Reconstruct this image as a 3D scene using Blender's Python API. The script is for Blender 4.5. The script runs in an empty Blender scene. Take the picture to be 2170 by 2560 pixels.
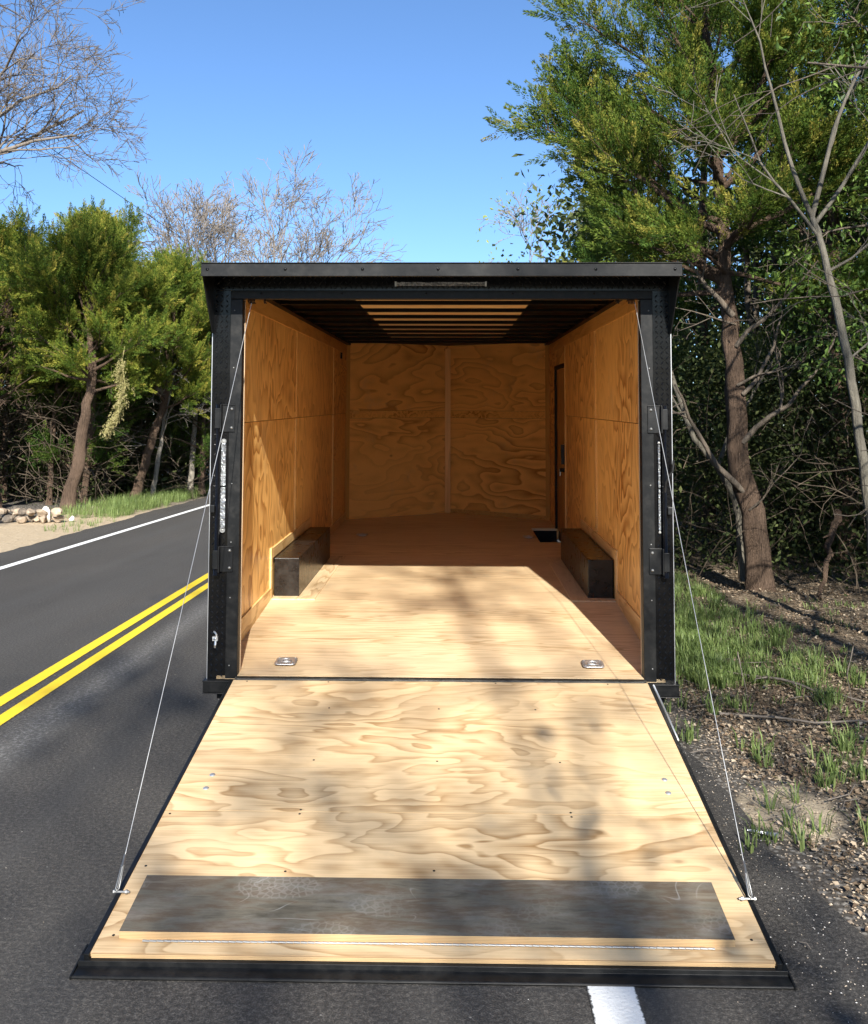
import bpy, math, random
import numpy as np
from math import radians as R, sin, cos, pi
from mathutils import Vector, Matrix
sc = bpy.context.scene
# ------------------------------------------------------------------ camera
TH, H0 = .0314, .43                      # trailer nose-up pitch, hinge height
cd = bpy.data.cameras.new('camera'); cam = bpy.data.objects.new('camera', cd)
sc.collection.objects.link(cam); sc.camera = cam
rt, up, fw = (.9997918, .0201479, .0032292), (-.0013498, -.0926072, .9957018), (-.0203603, .9954989, .0925608)
cam.matrix_world = Matrix(((rt[0], up[0], -fw[0], .0716), (rt[1], up[1], -fw[1], -5.3353), (rt[2], up[2], -fw[2], 1.7492), (0, 0, 0, 1)))
cd.sensor_fit = 'VERTICAL'; cd.sensor_height = 36; cd.lens = 33.6; cd.shift_y = -.1636
cd.clip_start = .05; cd.clip_end = 800
# ------------------------------------------------------------------ world, sun, exposure
w = bpy.data.worlds.new('World'); sc.world = w; w.use_nodes = True
nt = w.node_tree; bg = nt.nodes['Background']
sky = nt.nodes.new('ShaderNodeTexSky'); sky.sky_type = 'NISHITA'; sky.sun_disc = False
sky.sun_elevation = R(30); sky.sun_rotation = R(172); sky.air_density = 1.0; sky.dust_density = .35; sky.ozone_density = 7.0; sky.altitude = 300
nt.links.new(sky.outputs[0], bg.inputs[0]); bg.inputs[1].default_value = .065
sd = bpy.data.lights.new('sun', 'SUN'); sd.energy = 3.75; sd.angle = R(.53); sd.color = (1, .95, .86)
sun = bpy.data.objects.new('sun', sd); sc.collection.objects.link(sun)
sun.rotation_euler = Vector((-.136, .99, -.592)).to_track_quat('-Z', 'Y').to_euler()
vs = sc.view_settings; vs.view_transform = 'Standard'; vs.look = 'None'; vs.gamma = 1; vs.use_curve_mapping = False
vs.exposure = 1.66
cy = sc.cycles; cy.max_bounces = 12; cy.diffuse_bounces = 9; cy.glossy_bounces = 4; cy.transparent_max_bounces = 8

# ------------------------------------------------------------------ helpers
def link(o):
    sc.collection.objects.link(o); return o
def tag(o, label=None, cat=None, group=None, kind=None):
    if label: o['label'] = label
    if cat: o['category'] = cat
    if group: o['group'] = group
    if kind: o['kind'] = kind
    return o
def empty(name, loc=(0, 0, 0), rz=0):
    o = bpy.data.objects.new(name, None); o.location = loc; o.rotation_euler = (0, 0, rz); o.empty_display_size = .2
    return link(o)
class G:
    """numpy geometry collector"""
    def __init__(s): s.v, s.q, s.t, s.n, s.a = [], [], [], 0, []
    def add(s, v, q=None, t=None, tint=.5):
        v = np.asarray(v, float).reshape(-1, 3)
        if q is not None and len(q): s.q.append(np.asarray(q, int).reshape(-1, 4) + s.n)
        if t is not None and len(t): s.t.append(np.asarray(t, int).reshape(-1, 3) + s.n)
        s.v.append(v); s.n += len(v)
        s.a.append(np.broadcast_to(np.asarray(tint, float), (len(v),)))
        return s
    def box(s, x0, x1, y0, y1, z0, z1, M=None, tint=.5):
        v = np.array([(x, y, z) for x in (x0, x1) for y in (y0, y1) for z in (z0, z1)], float)
        if M is not None: v = M(v)
        return s.add(v, [(0, 1, 3, 2), (4, 6, 7, 5), (0, 4, 5, 1), (2, 3, 7, 6), (0, 2, 6, 4), (1, 5, 7, 3)], tint=tint)
    def quad(s, a, b, c, d): return s.add([a, b, c, d], [(0, 1, 2, 3)])
    def prism(s, poly, axis, a, b):
        """poly: 2-D outline (ccw), extruded along axis from a to b"""
        n = len(poly); v = []
        for val in (a, b):
            for p in poly:
                q = list(p); q.insert(axis, val); v.append(q)
        s.add(v)
        b0 = s.n - 2 * n
        s.q.append(np.array([(b0 + i, b0 + (i + 1) % n, b0 + n + (i + 1) % n, b0 + n + i) for i in range(n)]))
        for o_ in (0, n):
            for i in range(1, n - 1): s.t.append(np.array([(b0 + o_, b0 + o_ + i, b0 + o_ + i + 1)]))
        return s
    def tube(s, P, r, k=6, tint=.5, cap=True, noise=0, rg=None):
        P = np.asarray(P, float); n = len(P); r = np.broadcast_to(np.asarray(r, float), (n,))
        T = np.gradient(P, axis=0); T /= np.linalg.norm(T, axis=1)[:, None] + 1e-9
        ref = np.array([0, 0, 1.]) if abs(T[:, 2]).mean() < .8 else np.array([1., 0, 0])
        A = np.cross(T, ref); A /= np.linalg.norm(A, axis=1)[:, None] + 1e-9; B = np.cross(T, A)
        th = np.arange(k) * 2 * pi / k
        rr = np.repeat(r[:, None], k, 1)
        if noise: rr = rr * (1 + noise * rg.standard_normal((n, k)))
        V = P[:, None] + rr[..., None] * (A[:, None] * np.cos(th)[None, :, None] + B[:, None] * np.sin(th)[None, :, None])
        i = np.arange(n - 1)[:, None] * k; j = np.arange(k)[None]; j2 = (j + 1) % k
        Q = np.stack([i + j, i + j2, i + k + j2, i + k + j], -1).reshape(-1, 4)
        s.add(V.reshape(-1, 3), Q, tint=tint)
        if cap and k > 3:
            b0 = s.n - n * k
            for o_ in (0, (n - 1) * k):
                s.t.append(np.array([(b0 + o_, b0 + o_ + a, b0 + o_ + a + 1) for a in range(1, k - 1)]))
        return s
    def cyl(s, p, q, r, k=10): return s.tube([p, q], r, k)
    def dome(s, c, n, r, h=None, k=8):
        n = np.array(n, float); n /= np.linalg.norm(n); h = h or r * .5
        a = np.cross(n, (.3, .5, .8)); a /= np.linalg.norm(a); b = np.cross(n, a); v = []
        for rr, hh in ((1, 0), (.75, .7), (.35, .96)):
            for i in range(k):
                t = 2 * pi * i / k; v.append(np.array(c) + n * h * hh + r * rr * (a * cos(t) + b * sin(t)))
        s.add(v, [(l * k + i, l * k + (i + 1) % k, l * k + k + (i + 1) % k, l * k + k + i) for l in (0, 1) for i in range(k)],
              [(2 * k, 2 * k + i, 2 * k + i + 1) for i in range(1, k - 1)])
        return s
    def build(s, name, mat, parent=None, smooth=False, label=None):
        me = bpy.data.meshes.new(name)
        V = np.concatenate(s.v); q = np.concatenate(s.q) if s.q else np.zeros((0, 4), int); t = np.concatenate(s.t) if s.t else np.zeros((0, 3), int)
        me.vertices.add(len(V)); me.vertices.foreach_set('co', V.ravel())
        li = np.concatenate([q.ravel(), t.ravel()]); me.loops.add(len(li)); me.loops.foreach_set('vertex_index', li.astype(np.int32))
        st = np.concatenate([np.arange(len(q)) * 4, len(q) * 4 + np.arange(len(t)) * 3]); me.polygons.add(len(st))
        me.polygons.foreach_set('loop_start', st.astype(np.int32))
        me.polygons.foreach_set('use_smooth', np.full(len(st), bool(smooth)))
        at = me.attributes.new('tint', 'FLOAT', 'POINT'); at.data.foreach_set('value', np.concatenate(s.a).astype(np.float32))
        me.update(calc_edges=True); me.validate()
        me.materials.append(mat)
        o = link(bpy.data.objects.new(name, me))
        if parent: o.parent = parent
        if label: o['label'] = label
        return o
def bevel(o, wd=.004, seg=2):
    m = o.modifiers.new('bevel', 'BEVEL'); m.width = wd; m.segments = seg; m.limit_method = 'ANGLE'; return o

# ------------------------------------------------------------------ materials
class N:
    def __init__(s, name):
        s.m = bpy.data.materials.new(name); s.m.use_nodes = True; s.t = s.m.node_tree; s.b = s.t.nodes['Principled BSDF']
        s.out = s.t.nodes['Material Output']; s._c = None
    def nd(s, ty, **k):
        n = s.t.nodes.new('ShaderNode' + ty)
        for a, b in k.items(): setattr(n, a, b)
        return n
    def set(s, sock, v):
        if isinstance(v, bpy.types.NodeSocket): s.t.links.new(v, sock)
        elif isinstance(v, (tuple, list)) and len(v) == 3 and sock.type == 'RGBA': sock.default_value = (*v, 1)
        else: sock.default_value = v
    def P(s, which='Object'):
        if s._c is None: s._c = s.nd('TexCoord')
        return s._c.outputs[which]
    def mp(s, scale=(1, 1, 1), loc=(0, 0, 0), rot=(0, 0, 0), src=None):
        n = s.nd('Mapping'); s.set(n.inputs[0], src or s.P()); n.inputs[1].default_value = loc; n.inputs[2].default_value = rot; n.inputs[3].default_value = scale
        return n.outputs[0]
    def noise(s, v, scale=5, det=4, rough=.5, dist=0, out=0):
        n = s.nd('TexNoise'); s.set(n.inputs['Vector'], v); n.inputs['Scale'].default_value = scale; n.inputs['Detail'].default_value = det
        n.inputs['Roughness'].default_value = rough; n.inputs['Distortion'].default_value = dist; return n.outputs[out]
    def vor(s, v, scale, feat='F1', out='Distance', rnd=1):
        n = s.nd('TexVoronoi', feature=feat); s.set(n.inputs['Vector'], v); n.inputs['Scale'].default_value = scale; n.inputs['Randomness'].default_value = rnd
        return n.outputs[out]
    def mth(s, op, a, b=0., c=0.):
        n = s.nd('Math', operation=op); s.set(n.inputs[0], a); s.set(n.inputs[1], b); s.set(n.inputs[2], c); return n.outputs[0]
    def ramp(s, f, st, interp='LINEAR'):
        n = s.nd('ValToRGB'); s.set(n.inputs[0], f); e = n.color_ramp.elements; n.color_ramp.interpolation = interp
        while len(e) < len(st): e.new(.5)
        for i, (p, c) in enumerate(st):
            e[i].position = p; e[i].color = (c, c, c, 1) if isinstance(c, (int, float)) else (*c, 1)
        return n.outputs[0]
    def mix(s, f, a, b, mode='MIX'):
        n = s.nd('Mix', data_type='RGBA', blend_type=mode); s.set(n.inputs[0], f); s.set(n.inputs[6], a); s.set(n.inputs[7], b); return n.outputs[2]
    def bump(s, h, st=.3, d=.01):
        n = s.nd('Bump'); n.inputs['Strength'].default_value = st; n.inputs['Distance'].default_value = d; s.set(n.inputs['Height'], h)
        s.t.links.new(n.outputs[0], s.b.inputs['Normal']); return n.outputs[0]
    def fin(s, col=None, rough=.5, metal=0, spec=.5):
        if col is not None: s.set(s.b.inputs['Base Color'], col)
        s.set(s.b.inputs['Roughness'], rough); s.b.inputs['Metallic'].default_value = metal; s.b.inputs['Specular IOR Level'].default_value = spec
        return s.m
_wc = {}
def wood(grain, light, dark, seed=0, rings=9, along=.7, across=3.0, rough=.5, fiber=.35, blotch=.3, spec=.3, knots=True, sub=None):
    """rotary-cut plywood: contour bands of a stretched noise, sharp late-wood line, fine fibre"""
    key = (grain, light, dark, seed, rings, along, across, rough, fiber, blotch, sub)
    if key in _wc: return _wc[key]
    n = N('plywood'); g = 'xyz'.index(grain)
    S = [across] * 3; S[g] = along
    if sub: S = list(sub)
    v = n.mp(tuple(S), (seed * 7.31, seed * 3.7, seed * 5.13))
    warp = n.noise(v, .9, 3, .55, .35)
    w2 = n.noise(v, 3.2, 2, .5)
    ring = n.mth('MULTIPLY', n.mth('ADD', warp, n.mth('MULTIPLY', w2, .10)), rings)
    fr = n.mth('FRACT', ring)
    band = n.ramp(fr, [(0, .02), (.2, .10), (.5, .34), (.75, .66), (.9, 1), (1, .02)])
    zone = n.ramp(n.noise(n.mp(tuple(q * .8 for q in S), (seed, 3, 8)), .8, 2, .5), [(.36, .22), (.66, .95)])
    band = n.mth('MULTIPLY', band, zone)
    S2 = [150] * 3; S2[g] = 4
    fib = n.noise(n.mp(tuple(S2)), 1, 2, .6)
    bl = n.noise(n.mp(tuple(q * .9 + .4 for q in S), (seed * 2.2, seed, 0)), 1.5, 5, .62, .6)
    f = n.mth('ADD', n.mth('MULTIPLY', band, 1.0), n.mth('ADD', n.mth('MULTIPLY', n.mth('SUBTRACT', fib, .5), fiber * 1.6), n.mth('MULTIPLY', n.mth('SUBTRACT', bl, .5), blotch * 2)))
    mid = tuple(l * .55 + d * .45 for l, d in zip(light, dark))
    col = n.ramp(f, [(0, light), (.42, mid), (1, dark)])
    S3 = [3.2] * 3; S3[g] = 1.9
    if knots:
        kn = n.ramp(n.vor(n.mp(tuple(S3), (seed, seed * 2., seed * .7)), .8), [(0, 1), (.018, .9), (.035, .35), (.06, 0)])
        col = n.mix(n.mth('MULTIPLY', kn, .55), col, tuple(c * .35 for c in dark))
    st_ = n.ramp(n.noise(n.mp((1, 1.3, 1), (3, seed, 1)), 2.6, 6, .72), [(.56, 0), (.85, .42)]); col = n.mix(st_, col, (mid[0] * .55, mid[0] * .47, mid[0] * .36))
    n.bump(n.mth('ADD', fib, n.mth('MULTIPLY', band, .3)), .12, .002)
    _wc[key] = n.fin(col, n.mth('ADD', n.mth('MULTIPLY', fib, .2), rough - .1), 0, spec)
    return _wc[key]
RL, RD = (.67, .485, .275), (.33, .19, .078)       # bare sunlit ramp plywood
WL, WD = (.96, .585, .20), (.36, .125, .016)      # amber varnished wall plywood
FL, FD = (.70, .53, .325), (.43, .285, .145)

def paint(name, col, rough=.35, bumpy=0, dust=.0, metal=0, spec=.5):
    n = N(name)
    c = col
    d = n.noise(n.P(), 14, 5, .7)
    if dust:
        c = n.mix(n.ramp(d, [(.45, 0), (.75, dust)]), col, (.30, .28, .25))
    if bumpy: n.bump(n.noise(n.P(), 9, 3, .5), bumpy, .01)
    return n.fin(c, n.mth('ADD', n.mth('MULTIPLY', d, .22), rough - .1), metal, spec)
BLACK = paint('black_paint', (.006, .0065, .007), .40, .12, .03, 0, .3)
BLACKG = paint('gloss_black_plate', (.003, .0031, .0035), .15, .03, .01, 0, .30)
BTRIM = paint('black_trim', (.006, .0065, .007), .42, .10, .05, 0, .22)
BMATT = paint('matt_black', (.006, .006, .006), .6, .1, .04, 0, .25)
BOXM = paint('black_box_sheet', (.009, .007, .006), .28, .22, .06, 0, .4)
CEILM = paint('black_ceiling', (.003, .0025, .002), .42, .15, .01, 0, .10)
STEEL = paint('zinc_steel', (.66, .66, .64), .45, .1, .05, metal=.85)
WIRE = paint('galvanised_wire', (.50, .50, .49), .38, 0, 0, metal=.6)
ALU = paint('aluminium', (.55, .56, .57), .35, .1, .1, metal=.8)
BOLTM = paint('dull_bolt', (.30, .30, .29), .4, .1, .1, metal=.7)
RUBBER = paint('rubber', (.018, .018, .018), .75, .1, .15)
def lens_mat():
    n = N('clear_lens'); v = n.mp((1, 1, 1))
    h = n.vor(v, 95); n.bump(h, .9, .01)
    return n.fin(n.mix(n.ramp(h, [(.1, 0), (.6, 1)]), (.50, .52, .53), (.25, .26, .27)), .12, .55, .8)
LENS = lens_mat()
def thresh_mat():
    n = N('scuffed_metal'); d = n.noise(n.mp((6, 30, 30)), 3, 5, .75)
    n.bump(d, .5, .01); return n.fin(n.ramp(d, [(.4, (.012, .012, .011)), (.62, (.05, .045, .035)), (.75, (.22, .2, .16))]), .45, .3)
THR = thresh_mat()
def flap_mat():
    n = N('film_faced_board'); P = n.P()
    a = n.noise(n.mp((1.2, 7, 7)), 2.5, 6, .65, .3)
    col = n.ramp(a, [(.3, (.070, .062, .046)), (.46, (.155, .138, .104)), (.56, (.125, .092, .062)), (.72, (.22, .195, .148))])
    fib = n.noise(n.mp((5, 160, 160)), 1, 3, .7)
    col = n.mix(n.mth('MULTIPLY', fib, .35), col, (.05, .042, .035))
    # pale boot prints: long ovals filled with a cell pattern
    big = n.mp((1.3, 2.9, 2.9), (.3, .17, 0), (0, 0, .25)); dd = n.noise(P, 3, 2)
    ov = n.vor(n.mp((1, 1, 1), src=big), 1.9)
    mask = n.ramp(n.mth('ADD', ov, n.mth('MULTIPLY', n.mth('SUBTRACT', dd, .5), .25)), [(.22, 1), (.34, .75), (.37, 1), (.42, .0)])
    cell = n.ramp(n.vor(P, 42, 'DISTANCE_TO_EDGE'), [(.0, 1), (.06, 1), (.16, .25)])
    zone = n.ramp(n.noise(P, 1.7, 2), [(.42, 0), (.58, 1)])
    m = n.mth('MULTIPLY', n.mth('MULTIPLY', mask, cell), n.mth('MULTIPLY', zone, .30))
    col = n.mix(m, col, (.33, .32, .29))
    dust = n.ramp(n.noise(n.mp((2, 5, 5), (4, 1, 2)), 2.2, 6, .7), [(.5, 0), (.78, .5)])
    col = n.mix(dust, col, (.25, .24, .22))
    scr = n.ramp(n.mth('ABSOLUTE', n.mth('SUBTRACT', n.noise(n.mp((1.5, 2.5, 2.5), (9, 3, 1)), 1.6, 1, .4, 1.6), .5)), [(0, .8), (.004, .5), (.009, 0)])
    col = n.mix(n.mth('MULTIPLY', scr, n.ramp(n.noise(P, 4, 2), [(.56, 0), (.7, .5)])), col, (.5, .49, .46))
    n.bump(fib, .15, .002)
    return n.fin(col, .62, 0, .12)
FLAP = flap_mat()
def edge_mat():
    n = N('plywood_edge'); z = n.nd('SeparateXYZ'); n.set(z.inputs[0], n.P())
    st = n.mth('FRACT', n.mth('MULTIPLY', n.mth('ADD', z.outputs[2], n.mth('MULTIPLY', z.outputs[1], -.15)), 190))
    sl = n.noise(n.mp((14, 40, 300)), 1, 3, .6)
    c = n.ramp(st, [(.3, (.74, .52, .27)), (.5, (.36, .2, .09)), (.8, (.6, .4, .2))]); c = n.mix(n.mth('MULTIPLY', sl, .5), c, (.5, .33, .17))
    return n.fin(c, .65)
PEDGE = edge_mat()
def asphalt():
    n = N('asphalt'); P = n.P()
    sx = n.nd('SeparateXYZ'); n.set(sx.inputs[0], P)
    big = n.noise(n.mp((1, .35, 1)), .9, 4, .6)
    fine = n.noise(P, 160, 3, .8)
    grit = n.noise(P, 55, 4, .8)
    col = n.ramp(n.mth('ADD', n.mth('MULTIPLY', fine, .45), n.mth('MULTIPLY', grit, .55)), [(.37, (.012, .0113, .0102)), (.5, (.056, .0505, .0445)), (.61, (.175, .158, .138))])
    col = n.mix(n.ramp(big, [(.35, .45), (.65, 0)]), col, (.036, .034, .031))
    ln_ = n.noise(n.mp((1.6, .05, 1)), 1.3, 3, .5); col = n.mix(n.ramp(ln_, [(.45, 0), (.7, .35)]), col, (.085, .082, .077))
    # old dusty band beside the double yellow line
    bx = n.mth('ABSOLUTE', n.mth('ADD', n.mth('ADD', sx.outputs[0], 2.40), n.mth('MULTIPLY', n.mth('SUBTRACT', big, .5), .1)))
    band = n.ramp(bx, [(.02, 1), (.20, 0)])
    sp = n.ramp(n.noise(P, 38, 4, .8), [(.5, 0), (.66, 1)])
    col = n.mix(n.mth('MULTIPLY', band, n.mth('ADD', n.mth('MULTIPLY', sp, .6), .12)), col, (.34, .33, .31))
    bx2 = n.ramp(n.mth('ABSOLUTE', n.mth('ADD', sx.outputs[0], 2.6)), [(.3, .10), (1.1, 0)])
    col = n.mix(n.mth('MULTIPLY', bx2, sp), col, (.3, .29, .27))
    # pale aggregate chips
    chip = n.vor(P, 46); on = n.ramp(n.vor(P, 46, out='Color'), [(.90, 0), (.93, 1)])
    col = n.mix(n.mth('MULTIPLY', n.mth('MULTIPLY', n.ramp(chip, [(.10, 1), (.2, 0)]), on), .6), col, (.42, .40, .36))
    spot = n.mth('MULTIPLY', n.ramp(n.vor(n.mp((1, .6, 1)), 1.1), [(.025, 1), (.045, 0)]), n.ramp(n.vor(n.mp((1, .6, 1)), 1.1, out='Color'), [(.55, 0), (.6, 1)]))
    col = n.mix(spot, col, (.004, .004, .004))
    n.bump(n.mth('ADD', grit, n.mth('MULTIPLY', fine, .7)), .8, .012)
    return n.fin(col, .78, 0, .35)
def linepaint(name, c):
    n = N(name); P = n.P(); a = n.noise(P, 90, 4, .8); b = n.noise(P, 6, 3)
    col = n.mix(n.ramp(a, [(.60, 0), (.74, .75)]), c, (.06, .06, .06)); col = n.mix(n.ramp(b, [(.4, 0), (.8, .3)]), col, tuple(x * .72 for x in c))
    at = n.nd('Attribute'); at.attribute_name = 'tint'
    e_ = n.mth('ADD', n.mth('MULTIPLY', n.mth('ABSOLUTE', n.mth('SUBTRACT', at.outputs['Fac'], .5)), 2), n.mth('MULTIPLY', n.mth('SUBTRACT', n.noise(P, 45, 4, .8), .5), .35))
    col = n.mix(n.ramp(e_, [(.90, 0), (.97, 1)]), col, (.05, .049, .047))
    n.bump(n.noise(P, 70, 3, .7), .5, .006); return n.fin(col, .6)
def ground_mat():
    n = N('soil'); P = n.P(); s = n.nd('SeparateXYZ'); n.set(s.inputs[0], P); x, y = s.outputs[0], s.outputs[1]
    a = n.noise(P, 2.2, 6, .65); b = n.noise(P, 24, 6, .75); c = n.vor(P, 34)
    litter = n.ramp(b, [(.3, (.045, .034, .024)), (.5, (.13, .10, .068)), (.66, (.28, .225, .16)), (.8, (.40, .34, .26))])
    grav = n.mix(n.ramp(c, [(.1, 0), (.5, 1)]), (.30, .28, .25), (.085, .075, .064))
    edge = n.ramp(n.mth('ADD', x, n.mth('MULTIPLY', n.mth('SUBTRACT', a, .5), 1.2)), [(0, 0), (1, 1)])
    xx = n.mth('ADD', x, n.mth('MULTIPLY', n.mth('SUBTRACT', a, .5), 1.0))
    col = n.mix(n.ramp(n.mth('DIVIDE', xx, 3.4), [(.5, 1), (.66, 0)]), litter, grav)
    # sandy shoulder on the far side of the road and a sand patch on the near side
    sandc = n.ramp(b, [(.3, (.36, .27, .17)), (.7, (.56, .46, .32))])
    fl = n.mth('MULTIPLY', n.ramp(n.mth('DIVIDE', n.mth('ADD', xx, 10.2), 3), [(.48, 0), (.62, 1)]), n.ramp(n.mth('DIVIDE', n.mth('ADD', x, 10), 6), [(.7, 1), (.72, 0)]))
    far = n.ramp(n.mth('DIVIDE', n.mth('ADD', y, n.mth('MULTIPLY', a, 4)), 30), [(.55, 1), (.7, .25)])
    col = n.mix(n.mth('MULTIPLY', fl, far), col, sandc)
    dx = n.mth('DIVIDE', n.mth('SUBTRACT', x, 1.66), .24); dy = n.mth('DIVIDE', n.mth('ADD', y, .62), .36)
    rr = n.mth('ADD', n.mth('ADD', n.mth('MULTIPLY', dx, dx), n.mth('MULTIPLY', dy, dy)), n.mth('MULTIPLY', n.mth('SUBTRACT', n.noise(P, 7, 4), .5), 1.6))
    col = n.mix(n.ramp(rr, [(.55, 1), (1.0, 0)]), col, (.47, .385, .27))
    n.bump(n.mth('ADD', b, n.mth('MULTIPLY', a, 2)), .9, .03)
    return n.fin(col, .9, 0, .2)
def bark(name, a, b, vs_=8, st=.8):
    n = N(name); v = n.mp((vs_, vs_, 1.6)); f = n.noise(v, 3.5, 6, .7, .4)
    col = n.ramp(f, [(.3, a), (.55, tuple((p + q) / 2 for p, q in zip(a, b))), (.72, b)])
    bl = n.noise(n.P(), 2.2, 3); col = n.mix(n.ramp(bl, [(.35, 0), (.75, .45)]), col, tuple(x * 1.25 for x in b))
    n.bump(f, st, .05); return n.fin(col, .88, 0, .2)
BK_CED = bark('cedar_bark', (.028, .018, .012), (.25, .17, .12), 26, 1.4)
BK_GREY = bark('grey_bark', (.11, .095, .075), (.36, .33, .28), 5, .5)
BK_SAP = bark('sapling_bark', (.055, .048, .038), (.19, .175, .14), 9, .8)
BK_DARK = bark('dark_bark', (.05, .04, .03), (.17, .14, .11))
BK_TWIG = bark('twig_bark', (.085, .07, .058), (.22, .19, .16), 5, .2)
BK_PALE = bark('pale_twig_bark', (.12, .10, .085), (.27, .24, .21), 5, .2)
BK_VINE = bark('vine_bark', (.040, .030, .021), (.115, .09, .066), 5, .2)
def leaf(name, st, rough=.55, trans=.35, spec=.35):
    n = N(name); at = n.nd('Attribute'); at.attribute_name = 'tint'
    f = n.mth('ADD', at.outputs['Fac'], n.mth('MULTIPLY', n.mth('SUBTRACT', n.noise(n.P(), 1.3, 2), .5), .35))
    col = n.ramp(f, st); n.fin(col, rough, 0, spec)
    tr = n.nd('BsdfTranslucent'); n.set(tr.inputs[0], n.mix(.35, col, (.35, .42, .05), 'MIX'))
    mx = n.nd('MixShader'); mx.inputs[0].default_value = trans
    n.t.links.new(n.b.outputs[0], mx.inputs[1]); n.t.links.new(tr.outputs[0], mx.inputs[2]); n.t.links.new(mx.outputs[0], n.out.inputs[0])
    return n.m
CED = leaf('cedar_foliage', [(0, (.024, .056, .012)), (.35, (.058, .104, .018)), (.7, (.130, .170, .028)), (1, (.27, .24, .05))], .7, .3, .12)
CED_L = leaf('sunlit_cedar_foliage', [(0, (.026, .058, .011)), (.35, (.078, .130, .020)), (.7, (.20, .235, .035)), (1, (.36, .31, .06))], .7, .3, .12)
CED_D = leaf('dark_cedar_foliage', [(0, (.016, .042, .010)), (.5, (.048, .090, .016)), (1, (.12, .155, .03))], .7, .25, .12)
DEADF = leaf('dead_foliage', [(0, (.18, .16, .06)), (.5, (.32, .29, .12)), (1, (.42, .36, .18))], .7, .2)
BROAD = leaf('glossy_leaves', [(0, (.025, .05, .014)), (.5, (.06, .11, .022)), (1, (.16, .24, .05))], .5, .25, .2)
SPRING = leaf('spring_leaves', [(0, (.14, .20, .04)), (1, (.34, .40, .10))], .5, .4)
GRASS = leaf('grass_blades', [(0, (.08, .13, .035)), (.5, (.18, .25, .08)), (.85, (.32, .37, .14)), (1, (.48, .42, .24))], .5, .35)
LITTER = leaf('dry_leaves', [(0, (.09, .06, .04)), (.5, (.22, .16, .105)), (1, (.42, .35, .26))], .75, .1, .2)
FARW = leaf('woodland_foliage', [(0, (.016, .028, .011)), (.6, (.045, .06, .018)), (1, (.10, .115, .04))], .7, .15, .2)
STONE = paint('pale_stone', (.50, .42, .33), .8, .5, .0)
def stone_mat():
    n = N('field_stone'); at = n.nd('Attribute'); at.attribute_name = 'tint'
    f = n.mth('ADD', at.outputs['Fac'], n.mth('MULTIPLY', n.mth('SUBTRACT', n.noise(n.P(), 9, 5, .7), .5), .9))
    c = n.ramp(f, [(.1, (.10, .085, .07)), (.45, (.33, .26, .19)), (.75, (.50, .41, .31)), (1, (.66, .63, .58))])
    n.bump(n.noise(n.P(), 16, 5, .7), .7, .02); return n.fin(c, .85, 0, .2)
STONE = stone_mat()

# ------------------------------------------------------------------ setting
rg = np.random.default_rng(11)
def vnoise(x, y, s, seed=0):
    x = np.asarray(x) * s; y = np.asarray(y) * s
    def h(i, j): 
        v = np.sin(i * 127.1 + j * 311.7 + seed * 74.7) * 43758.5453; return v - np.floor(v)
    i, j = np.floor(x), np.floor(y); u, v = x - i, y - j; u, v = u * u * (3 - 2 * u), v * v * (3 - 2 * v)
    return (h(i, j) * (1 - u) + h(i + 1, j) * u) * (1 - v) + (h(i, j + 1) * (1 - u) + h(i + 1, j + 1) * u) * v - .5
def gz(x, y):
    """terrain height: flat under the road, a little uneven beside it"""
    x = np.asarray(x, float); y = np.asarray(y, float)
    r = np.clip((x - 1.45) / .9, 0, 1) + np.clip((-7.2 - x) / 1.5, 0, 1)
    n = vnoise(x, y, .6) * .10 + vnoise(x, y, 2.1, 3) * .05 + vnoise(x, y, 6, 5) * .02
    return -.022 + r * (n + .02) + np.clip((x - 4) / 12, 0, 1) * .35 + np.clip((-9.5 - x) / 12, 0, 1) * .4 - np.clip((-6.5 - x) / 1.2, 0, 1) * .0
def grid(xs, ys, zf):
    X, Y = np.meshgrid(xs, ys); Z = zf(X, Y); n, m = X.shape
    i = np.arange(n - 1)[:, None] * m; j = np.arange(m - 1)[None]
    return np.stack([X, Y, Z], -1).reshape(-1, 3), np.stack([i + j, i + j + 1, i + m + j + 1, i + m + j], -1).reshape(-1, 4)
xs = np.concatenate([np.linspace(-300, -30, 8), np.linspace(-28, -10, 30), np.linspace(-9.8, -6, 30), np.linspace(-5.5, 1.3, 6), np.linspace(1.4, 4.5, 75), np.linspace(4.7, 12, 36), np.linspace(13, 30, 20), np.linspace(40, 300, 8)])
ys = np.concatenate([np.linspace(-300, -20, 8), np.linspace(-18, -3.2, 30), np.linspace(-3, 6, 180), np.linspace(6.2, 26, 90), np.linspace(28, 60, 20), np.linspace(70, 500, 12)])
v, q = grid(xs, ys, gz)
tag(G().add(v, q).build('ground', ground_mat(), smooth=True), kind='structure')
# road sheet with a ragged right and left edge
g = G(); yy = np.concatenate([np.linspace(-60, -5, 12), np.linspace(-4.5, 8, 260), np.linspace(8.5, 30, 80), np.linspace(35, 260, 30)])
er = 1.47 + vnoise(yy, yy * 0, .5) * .16 + vnoise(yy, yy * 0, 3, 2) * .07 + vnoise(yy, yy * 0, 14, 4) * .035
el = -6.62 + vnoise(yy, yy * 0, .5, 9) * .2 + vnoise(yy, yy * 0, 3, 7) * .08
v = np.stack([np.stack([el, yy, yy * 0 - .02], 1), np.stack([el + .03, yy, yy * 0], 1), np.stack([er - .03, yy, yy * 0], 1), np.stack([er, yy, yy * 0 - .02], 1)], 1).reshape(-1, 3)
n_ = len(yy); q = [(4 * i + k, 4 * i + k + 1, 4 * i + k + 5, 4 * i + k + 4) for i in range(n_ - 1) for k in range(3)]
tag(g.add(v, q).build('road', asphalt()), kind='structure')
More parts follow.
